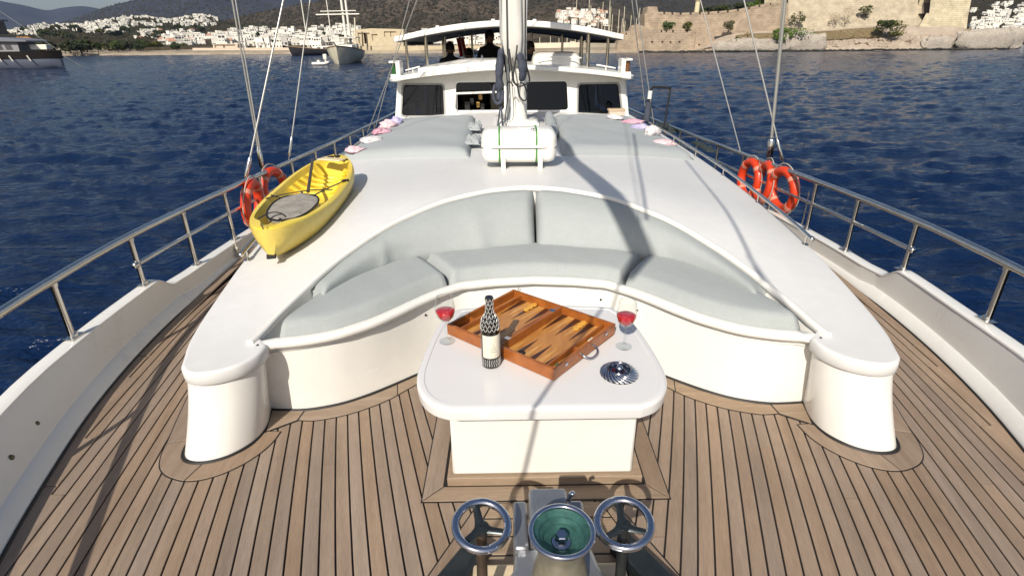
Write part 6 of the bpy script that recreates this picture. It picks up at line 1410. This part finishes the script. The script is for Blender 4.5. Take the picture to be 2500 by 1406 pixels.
mb = MB(); mb.tube([my(13.0, 0, 8.4), my(15.6, 0, 17.5)], [.34,.22], 8); obj('mast', mb, SAILB, t, 60)
for u0 in (3.6,6.2,8.0,14.2): mb = MB(); a, b_ = my(u0, -wid(u0)-.22, 2.3), my(u0-.4, -wid(u0)-.25, 1.3); mb.tube([a, b_], .13, 6); obj('fender', mb, SAILB, t, 60)
mb = MB(); mb.tube([my(-.6, 0, 2.4), my(-4.2, -.5, .1)], .07, 6); obj('anchor_line', mb, HULLD, t, 60)
for a, b_ in ((my(15.3,0,17),my(-.5,0,3.1)),(my(14.4,0,13),my(24,0,6))): mb = MB(); mb.tube([a, b_], .035, 5); obj('stay', mb, WIRE, t, 60)
# orange parasols and a small white buoy line ashore
for i, px in enumerate((48,56,64,70)):
    a = ondist(px, 103, 255); mb = MB(); mb.lathe([(1.9,0),(1.2,.55),(.05,1.0)], n=8, c=(a[0], a[1], a[2]+.6)); t2 = thing('parasol', a, 'orange parasol on the shore above the grey motor yacht, %s from the left' % ('first','second','third','fourth')[i], 'parasol', 'orange parasols on the left shore'); obj('canopy', mb, M('orange_cloth', (.45,.19,.04), .8) if i == 0 else bpy.data.materials['orange_cloth'], t2, 0)
    mb = MB(); mb.tube([(a[0], a[1], a[2]-2), (a[0], a[1], a[2]+1.5)], .06, 6); obj('pole', mb, BARK, t2, 60)

# ================================================================== CASTLE
def stonemat(name, c1, c2, mort, sc=1.0):
    m = bpy.data.materials.new(name); m.use_nodes = True; N = m.node_tree.nodes; L = m.node_tree.links; b = N['Principled BSDF']; b.inputs['Roughness'].default_value = .92; b.inputs['Specular IOR Level'].default_value = .15
    tc = N.new('ShaderNodeTexCoord'); sp = N.new('ShaderNodeSeparateXYZ'); cb = N.new('ShaderNodeCombineXYZ'); L.new(tc.outputs['Object'], sp.inputs[0]); L.new(sp.outputs[0], cb.inputs[0]); L.new(sp.outputs[2], cb.inputs[1])
    br = N.new('ShaderNodeTexBrick'); br.inputs['Scale'].default_value = sc; br.inputs['Brick Width'].default_value = 1.1; br.inputs['Row Height'].default_value = .55; br.inputs['Mortar Size'].default_value = .02; br.inputs['Color1'].default_value = (*c1,1); br.inputs['Color2'].default_value = (*c2,1); br.inputs['Mortar'].default_value = (*mort,1); L.new(cb.outputs[0], br.inputs[0])
    nz = N.new('ShaderNodeTexNoise'); nz.inputs['Scale'].default_value = .35; nz.inputs['Detail'].default_value = 8; nz.inputs['Roughness'].default_value = .7; L.new(tc.outputs['Object'], nz.inputs[0])
    mr = N.new('ShaderNodeMapRange'); mr.inputs[1].default_value = .3; mr.inputs[2].default_value = .7; mr.inputs[3].default_value = .68; mr.inputs[4].default_value = 1.2; L.new(nz.outputs[0], mr.inputs[0])
    mx = N.new('ShaderNodeMix'); mx.data_type = 'RGBA'; mx.blend_type = 'MULTIPLY'; mx.inputs[0].default_value = 1; L.new(br.outputs[0], mx.inputs[6]); L.new(mr.outputs[0], mx.inputs[7]); L.new(mx.outputs[2], b.inputs['Base Color'])
    bp = N.new('ShaderNodeBump'); bp.inputs['Strength'].default_value = .7; bp.inputs['Distance'].default_value = .25; ad = N.new('ShaderNodeMath'); ad.operation = 'ADD'; L.new(br.outputs['Fac'], ad.inputs[0]); ad.inputs[1].default_value = 0; n3 = N.new('ShaderNodeTexNoise'); n3.inputs['Scale'].default_value = 1.6; n3.inputs['Detail'].default_value = 6; L.new(tc.outputs['Object'], n3.inputs[0]); m3 = N.new('ShaderNodeMath'); m3.operation = 'MULTIPLY_ADD'; m3.inputs[1].default_value = -.5; L.new(br.outputs['Fac'], m3.inputs[0]); L.new(n3.outputs[0], m3.inputs[2]); L.new(m3.outputs[0], bp.inputs['Height']); L.new(bp.outputs[0], b.inputs['Normal'])
    return m
ST1 = stonemat('castle_stone', (.45,.355,.26), (.38,.30,.22), (.31,.24,.17)); ST2 = stonemat('castle_pale_stone', (.46,.39,.285), (.43,.365,.265), (.41,.345,.25), .8); ST3 = stonemat('castle_yellow_stone', (.54,.47,.33), (.47,.41,.285), (.40,.34,.235), .9)
DARKR = M('dark_recess', (.05,.04,.033), .9)
cas = thing('castle', (90, 205, SEA), 'beige stone castle with crenellated walls on the rocky headland at the right', 'castle')
topl = [(1575,36),(1622,36),(1662,38),(1690,37),(1740,35),(1777,32),(1802,29),(1829,24),(1854,19),(1885,13),(1925,8)]
wallpx('curtain_wall', [(1575,129),(1575,36)]+topl[1:]+[(1925,80),(1800,84),(1744,90),(1744,129)], 206, 5, ST1, None, None, cas)
gaps = [1622,1642,1662,1686,1709,1730,1754,1777,1802,1829,1854,1880,1912]
for a, b_ in zip([1604]+gaps[:-1], gaps):
    ya, yb2 = interp(a, topl), interp(b_, topl); wallpx('merlon', [(a+2.6,ya+.5),(a+2.6,ya-6),(b_-2.6,yb2-6),(b_-2.6,yb2+.5)], 205.9, 1.2, ST1, None, None, cas)
wallpx('gate_tower', [(1572,129),(1574,34),(1579,34),(1582,17),(1604,17),(1608,34),(1610,60),(1612,129)], 204.5, 7, ST1, None, None, cas)
wallpx('lower_bastion', [(1504,129),(1511,96),(1515,80),(1538,76),(1545,62),(1560,60),(1583,70),(1600,73),(1699,71),(1695,129)], 201, 4, ST1, None, None, cas, [(1592,105,.75,1.1),(1617,105,.65,1.0),(1637,105,.6,.9),(1659,104,.7,.9),(1615,77,.5,.7),(1627,77,.5,.7),(1643,77,.55,.8),(1677,77,.8,.8),(1529,83,.5,.6)])
mb = MB(); A = [ony(1512,77,201), ony(1699,72,201)]; mb.loft([[(A[0][0],201,A[0][2]-.3),(A[1][0],201,A[1][2]-.3)],[(A[0][0],206,A[0][2]-.3),(A[1][0],206,A[1][2]-.3)]], False, False, False); obj('terrace', mb, ST2, cas, 0)
wallpx('wedge_bastion', [(1694,129),(1700,78),(1732,78),(1746,129)], 200.5, 4.5, ST1, None, None, cas, [(1707,110,.6,.6)])
# battered walls: feet forward, heads back
def battered(name, bottom, top, Yb, Yt, mat, parent=cas, depth=4):
    B = resample([ony(px, py, Yb) for px, py in bottom], 14); T = resample([ony(px, py, Yt) for px, py in top], 14); mb = MB()
    mb.loft([[tuple(p) for p in B], [tuple(p) for p in T], [(p[0], p[1]+depth, p[2]) for p in T], [(p[0], p[1]+depth+Yt-Yb, p[2]) for p in B]], False, True, False); return obj(name, mb, mat, parent, 0)
battered('glacis_wall', [(1912,84),(2010,76),(2080,70),(2160,66),(2258,64)], [(1930,-32),(2262,-32)], 204, 216, ST2)
battered('round_tower', [(2268,40),(2364,38)], [(2276,-34),(2378,-34)], 203, 206, ST3)
battered('tower_plinth', [(2240,72),(2300,68),(2360,70)], [(2262,33),(2364,34)], 201.5, 203.2, ST3)
battered('tower_gap', [(2250,40),(2272,40)], [(2258,-34),(2280,-34)], 207, 214, M('painted_shade_stone', (.16,.12,.10), .9))  # shade of the gap put into a darker stone colour
battered('inner_building', [(1866,16),(1905,14)], [(1866,-14),(1907,-14)], 222, 222, ST3)
t = thing('watch_tower', ondist(1699, 38, 236), 'slim cream tower rising behind the crenellated wall', 'tower')
mb = MB(); a = ondist(1699, 46, 236); b_ = ondist(1699, -2, 236); mb.lathe([(1.0,0),(.85,b_[2]-a[2]-1.0),(1.35,b_[2]-a[2]-.2),(1.35,b_[2]-a[2]+1.2),(1.0,b_[2]-a[2]+1.4),(.9,b_[2]-a[2]+4)], n=12, c=a); obj('shaft', mb, M('tower_cream', (.62,.54,.34), .8), t, 30)
# rocky shore below the walls
ROCK = hillmat('shore_rock', (.36,.28,.21), (.55,.45,.35), (.42,.37,.31), .22, 2.2, (.3,.62), .8)
GRASSD = hillmat('dry_slope', (.34,.24,.13), (.42,.32,.19), (.24,.20,.09), .3, 1.2)
bot = [(1690,128.5),(1745,128),(1850,127),(2000,125.5),(2200,123.5),(2350,122),(2440,121.5),(2478,119.5),(2494,116)]
topr = [(1690,124),(1745,97),(1790,84),(1850,78),(1930,76),(2010,74),(2100,66),(2180,63),(2260,66),(2340,66),(2380,78),(2420,86),(2455,88),(2482,96),(2494,110)]
def rockp(px, t):
    b0 = onz(px, interp(px, bot), SEA); D0 = math.hypot(b0[0], b0[1]); py = lerp(interp(px, bot), smooth_tab(topr, px), t)
    e = .30*t+.0; D_ = D0+(4 if px > 2380 else 11)*t**1.2+ (2.6*mnoise.fractal(Vector((px*.035, t*3, 3)), .8, 2.1, 6)+.9*abs(mnoise.noise(Vector((px*.14, t*9, 1)))))*math.sin(min(1, t*1.15)*math.pi)
    p = ondist(px, py, D_); return p
mb = MB(); rings = []
for i in range(33):
    t_ = i/32; rings.append([rockp(px, t_) for px in np.arange(1690, 2494.1, 2.2)])
rings.insert(0, [(p[0], p[1]-.2, SEA-1.5) for p in rings[0]]); rings.append([(p[0]*1.04, p[1]*1.06, p[2]-6) for p in rings[-1]])
mb.loft(rings, False, False, False); tag(obj('rocky_shore', mb, ROCK, smooth=40, recalc=False), kind='structure')
mb = MB(); rings = [[rockp(px, lerp(.52, .93, i/8)*1.0)+np.array((0,-.55,.12)) for px in np.arange(1985, 2150, 4)] for i in range(9)]; mb.loft(rings, False, False, False); tag(obj('dry_grass_slope', mb, GRASSD, smooth=180, recalc=False), kind='structure')
mb = MB(); rings = [[rockp(px, lerp(.45, .9, i/8))+np.array((0,-.3-.2*math.sin(i/8*math.pi),.1)) for px in np.arange(1795, 1915, 4)] for i in range(9)]; mb.loft(rings, False, False, False); tag(obj('dry_grass_slope', mb, GRASSD, smooth=180, recalc=False), kind='structure')
# dark weed line at the water's edge
mb = MB(); gw = random.Random(2); mb.tube([tuple(np.array(onz(px, interp(px, bot)+.3, SEA))+np.array((0,-.1,.08+gw.uniform(0,.35)))) for px in np.arange(1500, 2492, 5)], .30, 5); tag(obj('weed_line', mb, M('wet_weed', (.03,.03,.02), .6), None, 60), kind='structure')
BOULD = hillmat('grey_boulder', (.42,.37,.31), (.52,.47,.40), (.33,.29,.245), .5, 2.4, (.35,.6), .7)
def boulder(px, py, w, h, seed, label):
    c = onz(px, interp(px, bot), SEA); g = random.Random(seed); s_ = np.hypot(c[0], c[1])/1300
    mb = MB(); rings = []
    for i in range(15):
        ph = math.pi*(i/14-.5); ring = []
        for j in range(40):
            a = 2*math.pi*j/40; k = 1+.17*mnoise.fractal(Vector((math.cos(a)*1.3+seed*2.7, math.sin(a)*1.3, ph*1.5)), .7, 2.2, 6); e = .55
            ring.append((c[0]+w*s_/2*k*math.copysign(abs(math.cos(a))**e, math.cos(a))*math.cos(ph)**.5, c[1]+.8+1.6*k*math.sin(a)*math.cos(ph)**.5, SEA+h*s_*(.5+.5*math.copysign(abs(math.sin(ph))**.7, math.sin(ph)))*k-.2))
        rings.append(ring)
    mb.loft(rings); tag(obj('boulder', mb, BOULD, None, 50, org=c), label, 'boulder', 'grey boulders at the foot of the castle')
BL = [(1772,50,20,'low grey boulder at the left end of the row below the castle'),(1815,70,25,'long grey boulder left of the thick stay'),(1868,60,24,'grey boulder just left of the green shrub'),(1906,40,32,'tall rounded grey boulder under the green shrub'),(1952,46,36,'pale blocky boulder right of the green shrub'),(1988,44,30,'pale boulder at the right end of the row'),(2290,60,22,'broad low grey rock below the yellow tower'),(2405,100,32,'large smooth grey rock at the tip of the headland'),(2455,60,32,'rounded grey rock at the very end of the headland')]
for i, (px, w, h, lb) in enumerate(BL): boulder(px, 0, w, h, i+3, lb)
def bush(px, py0, py1, w, mat, label, D_, n=260, dens=.34, seed=1, name='shrub', cat='shrub', group=None):
    b0 = ondist(px, py1, D_); t0 = ondist(px, py0, D_); h = t0[2]-b0[2]; wv = w/1300*D_; g = random.Random(seed)
    t = thing(name, b0, label, cat, group); mb = MB(); leafcloud(mb, (b0[0], b0[1], b0[2]+h*.52), (wv/2, wv/2.4, h*.55), n, dens, g); obj('foliage', mb, mat, t, 0, recalc=False)
    mb = MB()
    for q in range(4): a = g.uniform(0, 6.28); mb.tube([(b0[0], b0[1], b0[2]-.3), (b0[0]+math.cos(a)*wv*.2, b0[1]+math.sin(a)*wv*.2, b0[2]+h*.6)], [.08,.03], 5)
    obj('stem', mb, BARK, t, 60)
BS = [(1624,53,71,20,LEAFG,'round green shrub on the castle terrace, left of a pair',203),(1640,57,71,17,LEAFG,'smaller green shrub on the castle terrace, right of a pair',203),(1678,56,71,20,LEAFB,'single olive shrub on the castle terrace',203),(1779,52,76,24,LEAFB,'dry olive shrub against the foot of the crenellated wall',203.5),
      (1797,93,108,20,LEAFB,'small yellowish shrub low on the shore rocks',206),(1825,78,92,18,DRY,'small brown shrub left of the large green one',206),(1905,72,104,40,LEAFG,'left half of the large green shrub below the thick stay',209),(1950,70,98,70,LEAFG,'large spreading green shrub on the rocks below the castle wall',210),(1943,30,64,34,LEAFB,'sparse yellow-green shrub climbing beside the glacis wall',212),
      (2040,30,60,26,DRY,'bare twiggy brown shrub at the foot of the glacis, left one',215),(2064,24,58,26,DRY,'bare twiggy brown shrub at the foot of the glacis, right one',215),(2112,16,41,26,LEAFB,'dark olive shrub high on the glacis slope',217),(2156,50,82,36,LEAF,'dark green bush on the rocks right of the dry slope',209),(2184,54,88,40,LEAFB,'grey-green bush beside the dark one on the rocks',208.5),(2362,72,92,26,DRY,'yellow tuft on the rocks right of the castle tower',198)]
for i, (px, y0, y1, w, mt, lb, D_) in enumerate(BS):
    if px < 1790: d2 = math.hypot(*(ony(px, 80, D_)[:2]))-2.0
    elif px in (2040, 2064, 2112, 1943): d2 = math.hypot(*(ony(px, y1, 204+12*max(0, 78-y1)/108.)[:2]))-3.0
    else:
        tt = (interp(px, bot)-y1)/max(1, interp(px, bot)-smooth_tab(topr, px)); rp = rockp(px, min(1, max(0, tt))); d2 = math.hypot(rp[0], rp[1])-4.0
    bush(px, y0, y1, w, mt, lb, d2, 170 if mt is DRY else (700 if w >= 36 else 340), .20 if mt is DRY else .32, i+4)
for i, (px, y0, y1, w) in enumerate([(1715,22,40,30),(1738,18,38,34),(1762,16,36,34),(1788,12,34,36),(1812,8,32,36),(1836,4,28,36),(1858,-6,24,34),(1876,4,20,24)]):
    bush(px, y0, y1, w, LEAFG if i > 4 else LEAF, 'green tree above the castle wall, the %s from the cream watch tower' % ('first','second','third','fourth','fifth','sixth','seventh','eighth')[i], 245, 260, .5, 40+i, 'wall_tree', 'tree', 'trees behind the castle wall')

# ================================================================== AIR
xs = []; 
bpy.context.view_layer.update()
lo = Vector((1e9,)*3); hi = Vector((-1e9,)*3)
for o in COL.objects:
    if o.type != 'MESH': continue
    for c in o.bound_box:
        w = o.matrix_world @ Vector(c)
        for k in range(3): lo[k] = min(lo[k], w[k]); hi[k] = max(hi[k], w[k])
mb = MB(); mb.box((lo.x-50, lo.y-50, lo.z-1), (hi.x+50, hi.y+50, hi.z+15)); hz = obj('haze', mb, [], None, 0)
m = bpy.data.materials.new('haze_air'); m.use_nodes = True; N = m.node_tree.nodes; L = m.node_tree.links; N.remove(N['Principled BSDF'])
pv = N.new('ShaderNodeVolumePrincipled'); pv.inputs['Color'].default_value = (.50,.66,1,1); pv.inputs['Density'].default_value = .00006; pv.inputs['Anisotropy'].default_value = .2; L.new(pv.outputs[0], N['Material Output'].inputs['Volume'])
hz.data.materials.append(m); tag(hz, 'thin blue air haze over the bay', 'haze', None, 'stuff')
